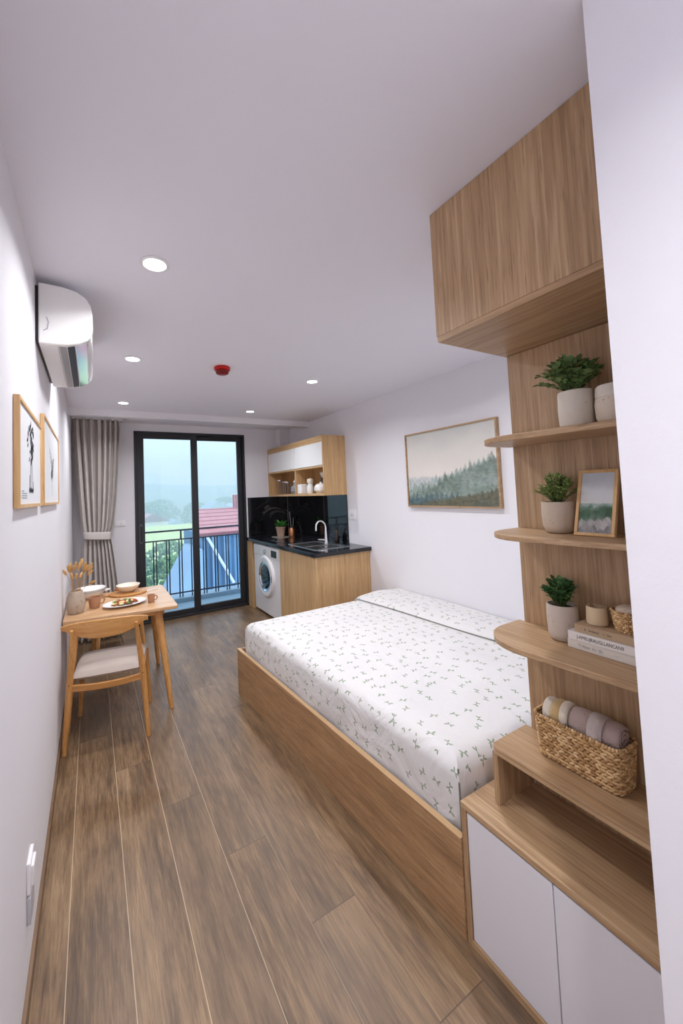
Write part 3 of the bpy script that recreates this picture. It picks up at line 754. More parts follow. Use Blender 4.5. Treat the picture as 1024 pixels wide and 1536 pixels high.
# sink, tap, hob
sk = thing('kitchen_sink', 'stainless steel double sink set into the black worktop', 'sink', (2.5,3.86,.986))
o3 = (2.5,3.86,.986)
m = MB(); zt = .9905
def frame4(m, x0,x1,y0,y1, ix0,ix1,iy0,iy1, z0,z1):
    m.box(x0,x1,y0,iy0,z0,z1).box(x0,x1,iy1,y1,z0,z1).box(x0,ix0,iy0,iy1,z0,z1).box(ix1,x1,iy0,iy1,z0,z1)
frame4(m, 2.29,2.75,3.54,3.86, 2.33,2.67,3.57,3.835, .9862,zt); frame4(m, 2.29,2.75,3.86,4.19, 2.33,2.67,3.885,4.16, .9862,zt)
m.build('rim', M['sink'], sk, o3, smooth=False)
for (a, b2) in ((3.57,3.835),(3.885,4.16)):
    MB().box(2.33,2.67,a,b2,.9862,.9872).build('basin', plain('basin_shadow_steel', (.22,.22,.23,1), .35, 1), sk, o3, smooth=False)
    MB().lathe([(.03,0),(.03,.001),(.0001,.0015)], (2.5,(a+b2)/2,.9872), n=20).build('drain', M['chrome'], sk, o3)
tp = thing('tap', 'chrome gooseneck tap at the sink', 'tap', (2.63,3.86,.9906))
pts = [(0,0,0),(0,0,.17)]+[(-.06+.06*cos(a), .01*sin(a)+.02*(a/pi), .20+.075*sin(a)) for a in [pi*k/12 for k in range(0,13)]]+[(-.122,.02,.165)]
MB().tube(pts, [.021,.013]+[.011]*13+[.012], 12).build('spout', M['chrome'], tp)
MB().lathe([(.028,0),(.028,.008),(.022,.014),(.019,.05)], n=24).build('base', M['chrome'], tp)
MB().tube([(-.01,0,.05),(-.04,.02,.055),(-.085,.045,.06)], [.011,.008,.006], 8).build('handle', M['chrome'], tp)
hb = MB().prism(rrect(2.30,2.74,4.30,4.76,.015), .9862, .991).build('hob', plain('hob_glass', (.008,.008,.01,1), .05), None, (2.52,4.53,.986)); tag(hb, 'black glass hob set in the worktop left of the sink', 'hob')
m = MB(); frame4(m, 2.31,2.73,4.31,4.75, 2.314,2.726,4.314,4.746, .9911,.9914); m.build('border_line', M['steel'], hb, (2.52,4.53,.986), smooth=False)

# ------------------------------------------------------------------ leaves
def leaf(m, p, d_, up, l, w_, cup=.25):
    d_ = d_.normalized(); s_ = d_.cross(up)
    if s_.length < 1e-3: s_ = d_.orthogonal()
    s_.normalize(); n_ = s_.cross(d_)
    P = [p, p+d_*l*.28+s_*w_*.40+n_*cup*w_*.4, p+d_*l*.66+s_*w_*.48+n_*cup*w_*.45, p+d_*l-n_*l*.14, p+d_*l*.65-s_*w_*.46+n_*cup*w_*.45, p+d_*l*.3-s_*w_*.42+n_*cup*w_*.4, p+d_*l*.34, p+d_*l*.68-n_*.02*l]
    m.add(P, [(0,6,1),(1,6,7,2),(2,7,3),(0,5,6),(5,4,7,6),(4,3,7)])
def bush(seed, nst, hgt, spread, ll, lw, per=9, flat=.0, z0=0, tilt=(0,0)):
    random.seed(seed); ms, ml = MB(), MB()
    for k in range(nst):
        a = 2*pi*k/nst+random.uniform(-.5,.5); q = random.uniform(.25,1)
        end = Vector((cos(a)*spread*q+tilt[0], sin(a)*spread*q+tilt[1], z0+hgt*(1.05-.55*q*q)*random.uniform(.8,1.05)))
        s_ = Vector((cos(a)*.008, sin(a)*.008, z0)); mid = (s_+end)/2+Vector((0,0,hgt*.15))
        pts = [s_.lerp(mid, t).lerp(mid.lerp(end, t), t) for t in [i/6 for i in range(7)]]
        ms.tube(pts, [.0016]*7, 5)
        for i in range(per):
            t = .22+.78*i/(per-1); p = s_.lerp(mid, t).lerp(mid.lerp(end, t), t)
            b_ = a+(1.4 if i % 2 else -1.4)+random.uniform(-.6,.6)
            dd = Vector((cos(b_), sin(b_), random.uniform(.0,1.3)))+(end-mid).normalized()*.35
            leaf(ml, p, dd, Vector((0,0,1)), ll*random.uniform(.7,1.15), lw*random.uniform(.8,1.15))
        leaf(ml, pts[-1], (end-mid), Vector((0,0,1)), ll, lw)
    return ms, ml
def potted(loc, prof, potmat, leafm, seed, nst, hgt, spread, ll, lw, label, per=9, name='potted_plant', wob=0.0, rim_z=None, tilt=(0,0)):
    t_ = thing(name, label, 'potted plant', loc)
    MB().lathe(prof, n=40, wob=wob).build('pot', potmat, t_, angle=50)
    hz_ = max(p[1] for p in prof); rr = [p[0] for p in prof if p[1] == hz_][-1]
    MB().lathe([(rr*.99,hz_-.012),(.0001,hz_-.008)], n=24, cap=False).build('soil', M['soil'], t_)
    ms, ml = bush(seed, nst, hgt, spread, ll, lw, per, z0=hz_-.01, tilt=tilt)
    if loc[0] > 1.5:      # leaves press against the back panel rather than pass through it
        lim = XP-.004-loc[0]
        for mb in (ms, ml): mb.v = [(min(v[0], lim-.004*random.random()), v[1], v[2]) for v in mb.v]
    ms.build('stems', M['stem'], t_); ml.build('foliage', leafm, t_, angle=60)
    return t_

# kitchen small things
tr = MB().prism(rrect(-.10,.10,-.13,.13,.03), 0, .006).build('tray', plain('pale_tray', lin(150,146,138), .3), None); tr.location = (2.56,4.95,.9865); tag(tr, 'thin pale tray under the kitchen plant', 'tray')
t_ = thing('potted_plant', 'small green plant in a pale terracotta pot on the worktop', 'potted plant', (2.56,4.95,.993))
MB().lathe([(.045,0),(.05,.004),(.066,.12),(.072,.122),(.072,.145),(.062,.145),(.058,.12)], n=32).build('pot', M['terra'], t_)
MB().lathe([(.060,.125),(.0001,.13)], n=20, cap=False).build('soil', M['soil'], t_)
random.seed(4); ml = MB()
for k in range(34):
    a = 2*pi*k/34*3.1; el = random.uniform(.15,1.2)
    leaf(ml, Vector((cos(a)*.01,sin(a)*.01,.13)), Vector((cos(a)*cos(el),sin(a)*cos(el),sin(el)*.9)), Vector((0,0,1)), random.uniform(.09,.15), .034, .5)
ml.build('foliage', M['leafk'], t_, angle=60)
t_ = thing('utensil_pot', 'copper canister on the worktop holding two thin utensils', 'canister', (2.66,4.80,.9915-.0045))
MB().lathe([(.044,0),(.048,.004),(.05,.02),(.05,.11),(.045,.12),(.042,.132),(.038,.132),(.038,.02)], n=32).build('body', M['copper'], t_)
for k, (dx, dy, hh) in enumerate(((-.01,.012,.36),(.012,-.014,.27))):
    u = MB().tube([(0,0,.02),(dx,dy,hh*.6),(dx*1.6,dy*1.6,hh)], [.002,.002,.003], 8).build('utensil', M['steel'])
    u.location = (2.66,4.80,.987); tag(u, ['long thin metal utensil standing in the copper canister','shorter thin metal utensil standing in the copper canister'][k], 'utensil')
simple('pepper_mill', M['jar_glass'], [(.018,0),(.02,.03),(.012,.06),(.018,.09),(.012,.11),(.0001,.12)], (2.76,4.72,.987), 'small clear glass bottle beside the copper canister', 'bottle')
t_ = thing('soap_bottle', 'small dark soap bottle with a brass pump against the backsplash by the sink', 'bottle', (2.83,3.93,.987))
MB().lathe([(.026,0),(.028,.004),(.028,.08),(.014,.10),(.012,.115)], n=24).build('body', plain('brown_glass', (.03,.015,.008,1), .1), t_)
MB().tube([(0,0,.115),(0,0,.145),(-.03,0,.148)], .005, 8).build('pump', M['brass'], t_)

# ------------------------------------------------------------------ bed
bp = thing('bed_platform', 'oak platform bed base running along the right side', 'bed', (2.1,2.0,0))
o3 = (2.1,2.0,0)
MB().prism([(1.352,1.006),(1.238,3.09),(1.262,3.09),(1.377,1.006)], 0, .352).build('side_board', M['bed_y'], bp, o3, bevel=.002)
MB().prism([(1.262,3.09),(1.262,3.066),(W-.001,3.066),(W-.001,3.09)], 0, .352).build('end_board', M['bed_y'], bp, o3)
MB().prism([(1.377,1.006),(1.262,3.066),(W-.001,3.066),(W-.001,1.006)], .02, .30).build('slat_deck', M['bed_y'], bp, o3)
MB().prism([(1.3515,1.006),(1.2375,3.09),(1.262,3.09),(1.377,1.006)], .3522, .3545).build('edge_strip', plain('pale_oak_edge', lin(208,172,128), .5), bp, o3)
# mattress: rounded, gently domed, sides taper in slightly
def mattress():
    z0, z1 = .302, .585; nx, ny = 40, 54; m = MB()
    c = [(1.395,1.035),(W-.012,1.035),(W-.012,3.00),(1.288,3.00)]
    def P(u, v):
        a = Vector(c[0]).lerp(Vector(c[1]), u); b2 = Vector(c[3]).lerp(Vector(c[2]), u); return a.lerp(b2, v)
    # superellipse-like profile: outline inset by q, height z
    R = .065; rows = [(0.0,z0)]
    rows += [(-.004,z0+.1),(-.006,z1-.12)]
    for k in range(7): a = pi/2*k/6; rows.append((R*(1-cos(a))-.004*(k<2), z1-R+R*sin(a)))
    N = 200
    outl = []
    per = [(k/60, 0) for k in range(60)]+[(1, k/70) for k in range(70)]+[(1-k/60, 1) for k in range(60)]+[(0, 1-k/70) for k in range(70)]
    rc = .03
    ctr = P(.5,.5); random.seed(2); rings = []
    for (ins, z) in rows:
        rg = []
        for (u, v) in per:
            p = P(u, v); n_ = Vector(((-1 if u == 0 else 1 if u == 1 else 0), (-1 if v == 0 else 1 if v == 1 else 0)))
            # inset
            q = Vector((p.x-(ins if u >= .98 else -ins if u <= .02 else 0) , p.y-(ins if v >= .98 else -ins if v <= .02 else 0)))
            s = 1
            sx = (ctr.x-p.x); sy = (ctr.y-p.y)
            lx, ly = abs(sx), abs(sy)
            q = Vector((p.x+(sx/max(lx,1e-6))*ins*min(1,lx/.8), p.y+(sy/max(ly,1e-6))*ins*min(1,ly/1.0)))
            wob = .0035*sin(p.y*13+z*9)+.003*sin(p.x*17+2)+.002*sin((p.x+p.y)*41+z*30)
            k_ = max(0, (z1-z)/(z1-z0))
            q += Vector((sx,sy)).normalized()*wob*k_*1.3
            rg.append((q.x, q.y, z))
        rings.append(rg)
    n = len(per); vs = [p for rg in rings for p in rg]; fs = []
    for j in range(len(rings)-1):
        for k in range(n): fs.append((j*n+k, j*n+(k+1)%n, (j+1)*n+(k+1)%n, (j+1)*n+k))
    m.add(vs, fs)
    # top: concentric fill
    last = rings[-1]; base = (len(rings)-1)*n; prev = base
    for q_ in (.9,.75,.55,.3,.1):
        st = len(m.v)
        for (x_, y_, z_) in last:
            xx = ctr.x+(x_-ctr.x)*q_; yy = ctr.y+(y_-ctr.y)*q_
            m.v.append((xx, yy, z1+.010*(1-q_**2)+.002*sin(xx*9+yy*5)*sin(yy*8)))
        for k in range(n): m.f.append((prev+k, prev+(k+1)%n, st+(k+1)%n, st+k))
        prev = st
    m.f.append(tuple(range(prev, prev+n)))
    m.f.append(tuple(range(n))[::-1])
    return m
def boxuv(co, nrm):
    if abs(nrm.z) > .6: return (co.x, co.y)
    if abs(nrm.x) > abs(nrm.y): return (1.34-(.585-co.z), co.y)
    return (co.x, 1.04-(.585-co.z))
mt = mattress().build('mattress', M['sprig'], None, (2.1,2.0,.302), angle=50, uv=boxuv); tag(mt, 'mattress fitted with a white sheet printed with small green sprigs', 'mattress')
MB().tube([(1.391,1.031,.315),(1.388,1.028,.42),(1.391,1.031,.50),(1.402,1.042,.555)], .0035, 6).build('corner_piping', M['piping'], mt, (2.1,2.0,.302))
# folded top sheet strip along the wall
def foldover():
    m = MB(); nx, ny = 16, 60; vs = []; fs = []
    for j in range(ny+1):
        v = j/ny; y = 1.03+(2.985-1.03)*v; xl = 2.56+(2.37-2.56)*v+.006*sin(v*11)
        for i in range(nx+1):
            u = i/nx; x_ = xl+(W-.012-xl)*u
            z = .6035+.016*min(1, u*7)**.5+.012*sin(pi*min(1,u*1.05))+.003*sin(x_*19+y*7)
            if j in (0, ny): z -= .022
            vs.append((x_, y, z))
    for j in range(ny):
        for i in range(nx): a = j*(nx+1)+i; fs.append((a, a+1, a+nx+2, a+nx+1))
    top = len(vs); vs += [(x_, y, .587) for (x_, y, z) in vs]
    fs2 = [tuple(q+top for q in f_)[::-1] for f_ in fs]
    bd = [i for i in range(nx+1)]+[j*(nx+1)+nx for j in range(1,ny+1)]+[ny*(nx+1)+i for i in range(nx-1,-1,-1)]+[j*(nx+1) for j in range(ny-1,0,-1)]
    side = [(bd[k], bd[k-1], bd[k-1]+top, bd[k]+top) for k in range(len(bd))]
    return m.add(vs, fs+fs2+side)
fo = foldover().build('folded_cover', M['sprig'], None, (2.65,2.0,.59), angle=50, uv=lambda co, n_: (co.x+.31, co.y*1.0+.17)); tag(fo, 'folded sprig-print cover laid along the wall side of the bed', 'bed cover')
MB().tube([(2.56-.19*v/20+.006*sin(v/20*11)-.002, 1.03+1.955*v/20, .600) for v in range(21)], .003, 6).build('piping', M['piping'], fo, (2.65,2.0,.59))

# ------------------------------------------------------------------ shelving unit
XP = 1.670; YN, YF = .352, .90
lc = thing('low_cabinet', 'low oak cabinet with two white doors at the foot of the shelves', 'cabinet', (1.5,.67,0))
o3 = (1.5,.67,0); F = 1.359
MB().box(F,XP-.002,YN,1.004,.462,.484).build('top_panel', M['oak_y'], lc, o3, bevel=.002)
MB().box(F,XP-.002,.984,1.004,0,.462).build('side_panel', M['oak_z'], lc, o3, bevel=.001)
MB().box(F,XP-.002,YN,.440,0,.462).build('side_panel', M['oak_z'], lc, o3)
MB().box(F,XP-.002,.440,.984,0,.022).build('plinth', M['oak_y'], lc, o3)
MB().box(F+.03,XP-.002,.440,.984,.022,.462).build('carcass', M['black'], lc, o3)
MB().box(F+.004,F+.024,.693,.981,.026,.455).build('door', M['white_lam'], lc, o3, bevel=.0015)
MB().box(F+.004,F+.024,.445,.690,.026,.455).build('door', M['white_lam'], lc, o3, bevel=.0015)
bpn = MB().box(XP,XP+.02,YN,.912,.0,2.13).build('shelf_back_panel', M['oak_z'], None, (XP,.63,0)); tag(bpn, 'tall oak back panel carrying the open shelves', 'panel')
def shelf(zt, th, x0, yf, r, label):
    pts = [(px+(.05*(1-(py-YN)/(yf-YN)) if px < XP-.05 else 0), py) for px, py in rrect(x0,XP-.001,YN,yf,[0,r,0,0],14)]
    o_ = MB().prism(pts, zt-th, zt).build('shelf', M['oak_y'], None, (1.5,.63,zt-th), bevel=.002); return tag(o_, label, 'shelf')
ZS1, ZS2, ZS3, ZS4 = 1.785, 1.449, 1.088, .688
shelf(ZS1, .020, 1.400, .925, .16, 'top open oak shelf, holding the bushy plant and the speckled pot')
shelf(ZS2, .018, 1.410, .915, .16, 'middle open oak shelf, holding the leaning photo frame')
shelf(ZS3, .020, 1.392, .935, .17, 'round-ended oak shelf holding the stack of books')
b4 = thing('step_shelf', 'low oak step shelf above the cabinet, carrying the large woven basket', 'shelf', (1.5,.63,.484))
o3 = (1.5,.63,.484)
MB().prism(rrect(1.448,XP-.001,YN,.935,[0,.03,0,0],8), ZS4-.024, ZS4).build('board', M['oak_y'], b4, o3, bevel=.002)
MB().box(1.458,XP-.001,.914,.932,.4845,ZS4-.024).build('side_panel', M['oak_z'], b4, o3)
ov = thing('overhead_cabinet', 'large oak overhead cabinet hung from the ceiling above the shelves', 'cabinet', (1.5,.64,2.132))
o3 = (1.5,.64,2.132)
MB().box(1.282,XP+.02,YN,.922,2.152,2.598).build('body', M['oak_z'], ov, o3, smooth=False)
MB().box(1.284,XP+.02,YN,.920,2.132,2.152).build('bottom_panel', wood('oak_underside', *OAK, 'y'), ov, o3, smooth=False)

# things on the shelves
def pot_prof(r, h, kind=0):
    if kind == 0: return [(r*.70,0),(r*.84,.004),(r*.96,h*.18),(r*1.0,h*.55),(r*.98,h*.96),(r*.95,h),(r*.88,h),(r*.86,h*.8)]
    return [(r*.62,0),(r*.8,.004),(r*.95,h*.22),(r*1.0,h*.6),(r*.97,h),(r*.88,h),(r*.86,h*.8)]
potted((1.585,.640,ZS1), pot_prof(.049,.128), M['pot_white'], M['leaf'], 11, 48, .118, .088, .023, .019, 'bushy dark green plant in a white stoneware pot on the top shelf', per=9, wob=.008, tilt=(0,.012))
t_ = thing('speckled_pot', 'speckled stoneware pot with a pale rim on the top shelf', 'pot', (1.592,.535,ZS1)); t_.scale = (1.08,1.08,1.22)
MB().lathe([(.028,0),(.036,.004),(.046,.022),(.048,.055),(.045,.072)], n=40, wob=.006).build('body', M['pot_speck'], t_, angle=50)
MB().lathe([(.0455,.0722),(.046,.078),(.044,.098),(.040,.102),(.037,.098),(.036,.075)], n=40).build('rim', M['pot_white'], t_, angle=50)
potted((1.600,.724,ZS2), pot_prof(.050,.106,1), M['pot_beige'], M['leaf2'], 31, 48, .098, .064, .016, .009, 'light green feathery plant in a beige pot on the middle shelf', per=10)
potted((1.605,.738,ZS3), pot_prof(.046,.118,0), M['pot_sand'], M['leaf3'], 57, 42, .092, .052, .020, .016, 'dark-leaved plant in a rough sand-coloured pot beside the books', per=9)
# photo frame, leaning back
pf = thing('photo_frame', 'pale wooden photo frame with a coastal picture leaning on the middle shelf', 'photo frame', (1.558,.607,ZS2+.0015))
pf.rotation_euler = Euler((0, radians(19), radians(3)), 'XYZ')
hw, hh, fw_ = .054, .218, .010
MB().box(0,.016,-hw,hw,0,fw_).box(0,.016,-hw,hw,hh-fw_,hh).box(0,.016,-hw,-hw+fw_,fw_,hh-fw_).box(0,.016,hw-fw_,hw,fw_,hh-fw_).build('frame', M['frame'], pf, bevel=.0015)
MB().box(.004,.012,-hw+fw_,hw-fw_,fw_,hh-fw_).build('picture', M['photo'], pf, smooth=False, uv=uvrect('y', -hw+fw_, hw-fw_, fw_, hh-fw_, True))
MB().prism([(-.012,.02),(.012,.02),(.008,.12),(-.008,.12)], .0165, .0185, 'x').build('stand', M['frame'], pf)

# books
M['bk_white'] = plain('white_book_cloth', lin(226,220,214), .6)
M['bk_cream'] = plain('cream_book_cloth', lin(216,208,198), .6)
M['bk_tan'] = plain('tan_book_cloth', lin(178,152,122), .7, bump=.1)
M['page'] = plain('book_pages', lin(226,216,200), .8)
M['txt'] = plain('print_black', (.03,.03,.03,1), .6)
M['txt2'] = plain('print_grey', (.30,.30,.30,1), .6)
def book(z, th, y1, y0, x0, x1, mat, label, texts, rz=0):
    cx, cy = x0, (y0+y1)/2; t_ = thing('book', label, 'book', (cx,cy,z), rz, 'books stacked on the round-ended shelf')
    d_ = x1-x0; hl = (y1-y0)/2; c = .0016
    MB().box(0,d_,-hl,hl,0,c).box(0,d_,-hl,hl,th-c,th).box(0,c*1.3,-hl,hl,c,th-c).build('cover', mat, t_, bevel=.0006)
    MB().box(c*1.3,d_-.003,-hl+.003,hl-.003,c,th-c).build('pages', M['page'], t_, smooth=False)
    for (s_, off, size, tm) in texts:
        cu = bpy.data.curves.new('lettering', 'FONT'); cu.body = s_; cu.size = size; cu.align_x = 'LEFT'; cu.align_y = 'CENTER'; cu.extrude = .0001
        tmp = bpy.data.objects.new('lettering', cu); me = bpy.data.meshes.new_from_object(tmp); bpy.data.objects.remove(tmp); bpy.data.curves.remove(cu)
        me.materials.clear(); me.materials.append(tm)
        o_ = bpy.data.objects.new('lettering', me); col.objects.link(o_); o_.parent = t_
        o_.matrix_local = Matrix(((0,0,-1,-.0004),(-.72,0,0,hl-off),(0,1,0,th/2),(0,0,0,1)))
    return t_
B1, B2, B3 = .026, .026, .024
book(ZS3+.0005, B1, .700, .44, 1.552, 1.666, M['bk_cream'], 'cream book at the bottom of the stack', [('TS Aliam  Ao  (B)', .03, .013, M['txt2']), ('~------', .125, .008, M['txt2'])])
book(ZS3+B1+.001, B2, .697, .44, 1.551, 1.666, M['bk_white'], 'white book with bold black spine lettering, middle of the stack', [('J-AMEUJRAUGLLANCAN9', .026, .0152, M['txt'])])
book(ZS3+B1+B2+.0015, B3, .680, .44, 1.558, 1.666, M['bk_tan'], 'tan book on top of the stack under the small cup and basket', [('r     EJ     Bonfpemort      n     Nens', .018, .008, M['txt'])])
ZB = ZS3+B1+B2+B3+.002
t_ = thing('ceramic_cup', 'small sand-coloured cup with a hanging loop on the tan book', 'cup', (1.605,.634,ZB))
MB().lathe([(.022,0),(.027,.002),(.029,.01),(.0275,.052),(.026,.056),(.023,.056),(.023,.01)], n=32, wob=.01).build('body', plain('sand_clay', lin(206,182,148), .75, bump=.1, bscale=60), t_)
MB().tube([(-.012,.012,.052),(-.013,.014,.068),(-.007,.012,.072),(-.004,.010,.056)], .004, 8, flat=.5).build('loop', plain('leather', lin(170,140,108), .7), t_)

def weave_round(r0, r1, h, rows, per, m, tw=.5):
    for j in range(rows):
        z = h*(j+.5)/rows; r_ = r0+(r1-r0)*(z/h)**.6
        for k in range(per):
            a = 2*pi*(k+.5*(j % 2))/per
            R = Matrix.Rotation(a+pi/2, 3, 'Z') @ Matrix.Rotation(tw if j % 2 else -tw, 3, 'Y')
            m.ell((r_*cos(a), r_*sin(a), z), (pi*r_/per*1.15, .0028, h/rows*.55), R, 7, 5)
t_ = thing('woven_basket', 'small round woven basket with a cloth inside on the tan book', 'basket', (1.612,.552,ZB))
m = MB(); weave_round(.032, .042, .058, 8, 22, m, .25); m.build('weave', M['straw'], t_, angle=80)
MB().lathe([(.030,0),(.033,.01),(.040,.056),(.037,.056),(.030,.006),(.0001,.005)], n=28).build('lining', M['straw_in'], t_)
m = MB()
for k in range(30): a = 2*pi*k/30; m.ell((.0425*cos(a),.0425*sin(a),.060), (.0055,.0036,.0036), Matrix.Rotation(a+pi/2+.5,3,'Z'), 6, 5)
m.build('rim', M['straw'], t_, angle=80)
cl = MB().ell((0,0,0),(.033,.033,.018),None,20,10).build('folded_cloth', M['linen']); cl.location = (1.612,.552,ZB+.060); tag(cl, 'beige cloth bundled in the small round basket', 'cloth')

# large basket
bk = thing('woven_basket', 'large rectangular seagrass basket on the step shelf', 'basket', (1.600,.700,ZS4+.0005))
hx, hy, bh = .058, .128, .138
def perim(hx_, hy_, rr, n):
    pts = rrect(-hx_,hx_,-hy_,hy_,rr,10); P = [Vector((*p,0)) for p in pts]; seg = [(P[i],P[(i+1)%len(P)]) for i in range(len(P))]
    Ls = [(b_-a_).length for a_, b_ in seg]; T = sum(Ls); out = []
    for k in range(n):
        s_ = T*k/n; i = 0
        while s_ > Ls[i]: s_ -= Ls[i]; i += 1
        a_, b_ = seg[i]; d_ = (b_-a_).normalized(); out.append((a_+d_*s_, math.atan2(d_.y, d_.x), T/n))
    return out
m = MB(); rows = 13; random.seed(8)
for j in range(rows):
    t = (j+.5)/rows; z = bh*t*.97+.002; ex = .90+.10*t**.7
    if j == 0: ex = .87
    pr = perim(hx*ex, hy*(.93+.07*t), .026, 44)
    for k, (p, ang, ln) in enumerate(pr):
        s_ = (k+.5*(j % 2))
        tilt = (.40 if (j//1) % 2 else -.40)
        R = Matrix.Rotation(ang,3,'Z') @ Matrix.Rotation(tilt+random.uniform(-.1,.1),3,'Y')
        m.ell((p.x,p.y,z+random.uniform(-.0008,.0008)), (ln*.88, .0044, bh/rows*.42), R, 6, 5)
m.build('weave', M['straw'], bk, angle=80)
out_, in_ = rrect(-hx*.97,hx*.97,-hy*.97,hy*.97,.026,8), rrect(-hx*.93,hx*.93,-hy*.955,hy*.955,.024,8); n = len(out_)
vs = [(x_*.9,y_*.96,.001) for x_,y_ in out_]+[(x_,y_,bh*.96) for x_,y_ in out_]+[(x_,y_,bh*.96) for x_,y_ in in_]+[(x_*.9,y_*.96,.006) for x_,y_ in in_]
fs = [tuple(range(n))[::-1], tuple(range(3*n,4*n))]
for q in range(3):
    for k in range(n): fs.append((q*n+k, q*n+(k+1)%n, (q+1)*n+(k+1)%n, (q+1)*n+k))
MB().add(vs, fs).build('lining', M['straw_in'], bk)
m = MB()
for k, (p, ang, ln) in enumerate(perim(hx, hy, .027, 84)):
    m.ell((p.x,p.y,bh*.985), (ln*.62,.0062,.0058), Matrix.Rotation(ang+.55,3,'Z') @ Matrix.Rotation(.2,3,'Y'), 7, 5)
m.build('rim', M['straw'], bk, angle=80)
m = MB()
for k, (p, ang, ln) in enumerate(perim(hx*.93, hy*.955, .024, 60)):
    for z in (.125,.112,.099,.086): m.ell((p.x,p.y,z), (ln*.6,.0025,.0055), Matrix.Rotation(ang,3,'Z') @ Matrix.Rotation(.4 if int(z*1000) % 2 else -.4,3,'Y'), 6, 5)
m.build('inner_weave', M['straw'], bk, angle=80)
# rolled towels in the basket (axis along y)
def roll(y0, y1, cx, cz, r, mat, name, parent=None, org=(0,0,0), turns=2.4, sz=1.0):
    m = MB(); n = 90; T = []
    for k in range(n+1):
        t = k/n; a = 2*pi*turns*t+.6; rr = r*(1-.78*t)
        T.append((cx+rr*cos(a), cz+rr*sin(a)*sz, rr))
    vs = []; fs = []; ny = 12
    th = r*.10
    for j in range(ny+1):
        y = y0+(y1-y0)*j/ny; sq = 1-.10*(abs(2*j/ny-1)**4)
        for (x_, z_, rr) in T: vs.append((cx+(x_-cx)*sq+.0006*sin(y*90+x_*200), y, cz+(z_-cz)*sq+.0006*sin(y*120+z_*180)))
    for j in range(ny):
        for k in range(n): a = j*(n+1)+k; fs.append((a,a+1,a+n+2,a+n+1))
    return m.add(vs, fs).build(name, mat, parent, org, angle=80, solid=r*.2)
tw = thing('rolled_towel', 'mauve terry towel rolled up in the large basket', 'towel', (1.600,.64,.76))
roll(.585, .722, 1.600, .832, .042, M['tow1'], 'terry_roll', tw, (1.600,.64,.76))
MB().tube([(1.600,.625,.832),(1.600,.665,.832)], [.0478,.0478], 32, cap=False).build('woven_band', M['tow4'], tw, (1.600,.64,.76), solid=.002)
tw2 = thing('rolled_towel', 'cream and mustard towel tucked at the far end of the large basket', 'towel', (1.60,.79,.76))
roll(.727, .748, 1.599, .832, .045, M['tow2'], 'cream_end', tw2, (1.60,.79,.76))
roll(.749, .776, 1.598, .830, .044, M['tow3'], 'mustard_band', tw2, (1.60,.79,.76))
roll(.777, .800, 1.597, .828, .043, M['tow2'], 'cream_end', tw2, (1.60,.79,.76))

# ------------------------------------------------------------------ dining table
tb = thing('dining_table', 'small square wooden dining table against the left wall', 'table', (.4,3.65,0))
o3 = (.4,3.65,0); ZT = .76
outl = [(.012,3.275),(.785,3.195),(.80,3.21),(.805,4.02),(.79,4.035),(.012,4.035)]
MB().prism(outl, ZT-.028, ZT).build('tabletop', M['table_x'], tb, o3, bevel=.006, seg=3)
m = MB()
for (a, b2) in [((.10,3.36),(.70,3.30)),((.70,3.30),(.71,3.93)),((.71,3.93),(.10,3.93)),((.10,3.93),(.10,3.36))]:
    a, b2 = Vector(a), Vector(b2); d_ = (b2-a).normalized(); n_ = Vector((-d_.y,d_.x))*.009
    m.prism([tuple(a-n_),tuple(b2-n_),tuple(b2+n_),tuple(a+n_)], ZT-.075, ZT-.028)
m.build('apron', M['chair_x'], tb, o3)
for (tx, ty, bx, by) in [(.66,3.32,.725,3.165),(.085,3.37,.035,3.235),(.69,3.91,.755,4.05),(.085,3.91,.035,4.0)]:
    MB().tube([(tx,ty,ZT-.03),(tx+(bx-tx)*.5,ty+(by-ty)*.5,ZT*.5),(bx,by,0)], [.032,.026,.017], 16).build('leg', M['chair_z'], tb, o3)

# dining chair, facing the table
chz = thing('dining_chair', 'wooden dining chair with a curved backrest and beige padded seat at the table', 'chair', (.315,3.165,0), radians(-9))
def tubez(pts, r, mat, name, parent, flat=1.0): return MB().tube(pts, r, 12, flat=flat).build(name, mat, parent)
for s_ in (-1, 1):
    tubez([(s_*.252,-.235,0),(s_*.236,-.215,.22),(s_*.222,-.205,.42),(s_*.205,-.235,.60),(s_*.190,-.287,.79)], [.014,.019,.021,.018,.010], M['chair_z'], 'leg', chz)
    tubez([(s_*.245,.235,0),(s_*.232,.22,.22),(s_*.222,.21,.43)], [.013,.018,.021], M['chair_z'], 'leg', chz)
    MB().prism([(s_*.215-.009,-.20),(s_*.215+.009,-.20),(s_*.222+.009,.21),(s_*.222-.009,.21)], .385, .425).build('seat_rail', M['chair_y'], chz, bevel=.004)
def arcbar(y, bow, z0, z1, x, th, name, dz=0):
    vs = []; fs = []; n = 14
    for k in range(n+1):
        u = -1+2*k/n; yy = y+bow*(1-u*u); zz = dz*(1-u*u)
        vs += [(u*x,yy-th/2,z0+zz),(u*x,yy+th/2,z0+zz),(u*x,yy+th/2,z1+zz),(u*x,yy-th/2,z1+zz)]
    for k in range(n):
        for q in range(4): fs.append((4*k+q,4*k+(q+1)%4,4*k+4+(q+1)%4,4*k+4+q))
    fs += [(0,1,2,3)[::-1], tuple(4*n+q for q in range(4))]
    return MB().add(vs, fs).build(name, M['chair_x'], chz, bevel=.003)
arcbar(-.205, -.012, .378, .418, .218, .02, 'seat_rail', -.012); arcbar(.212, .0, .39, .425, .218, .02, 'seat_rail')
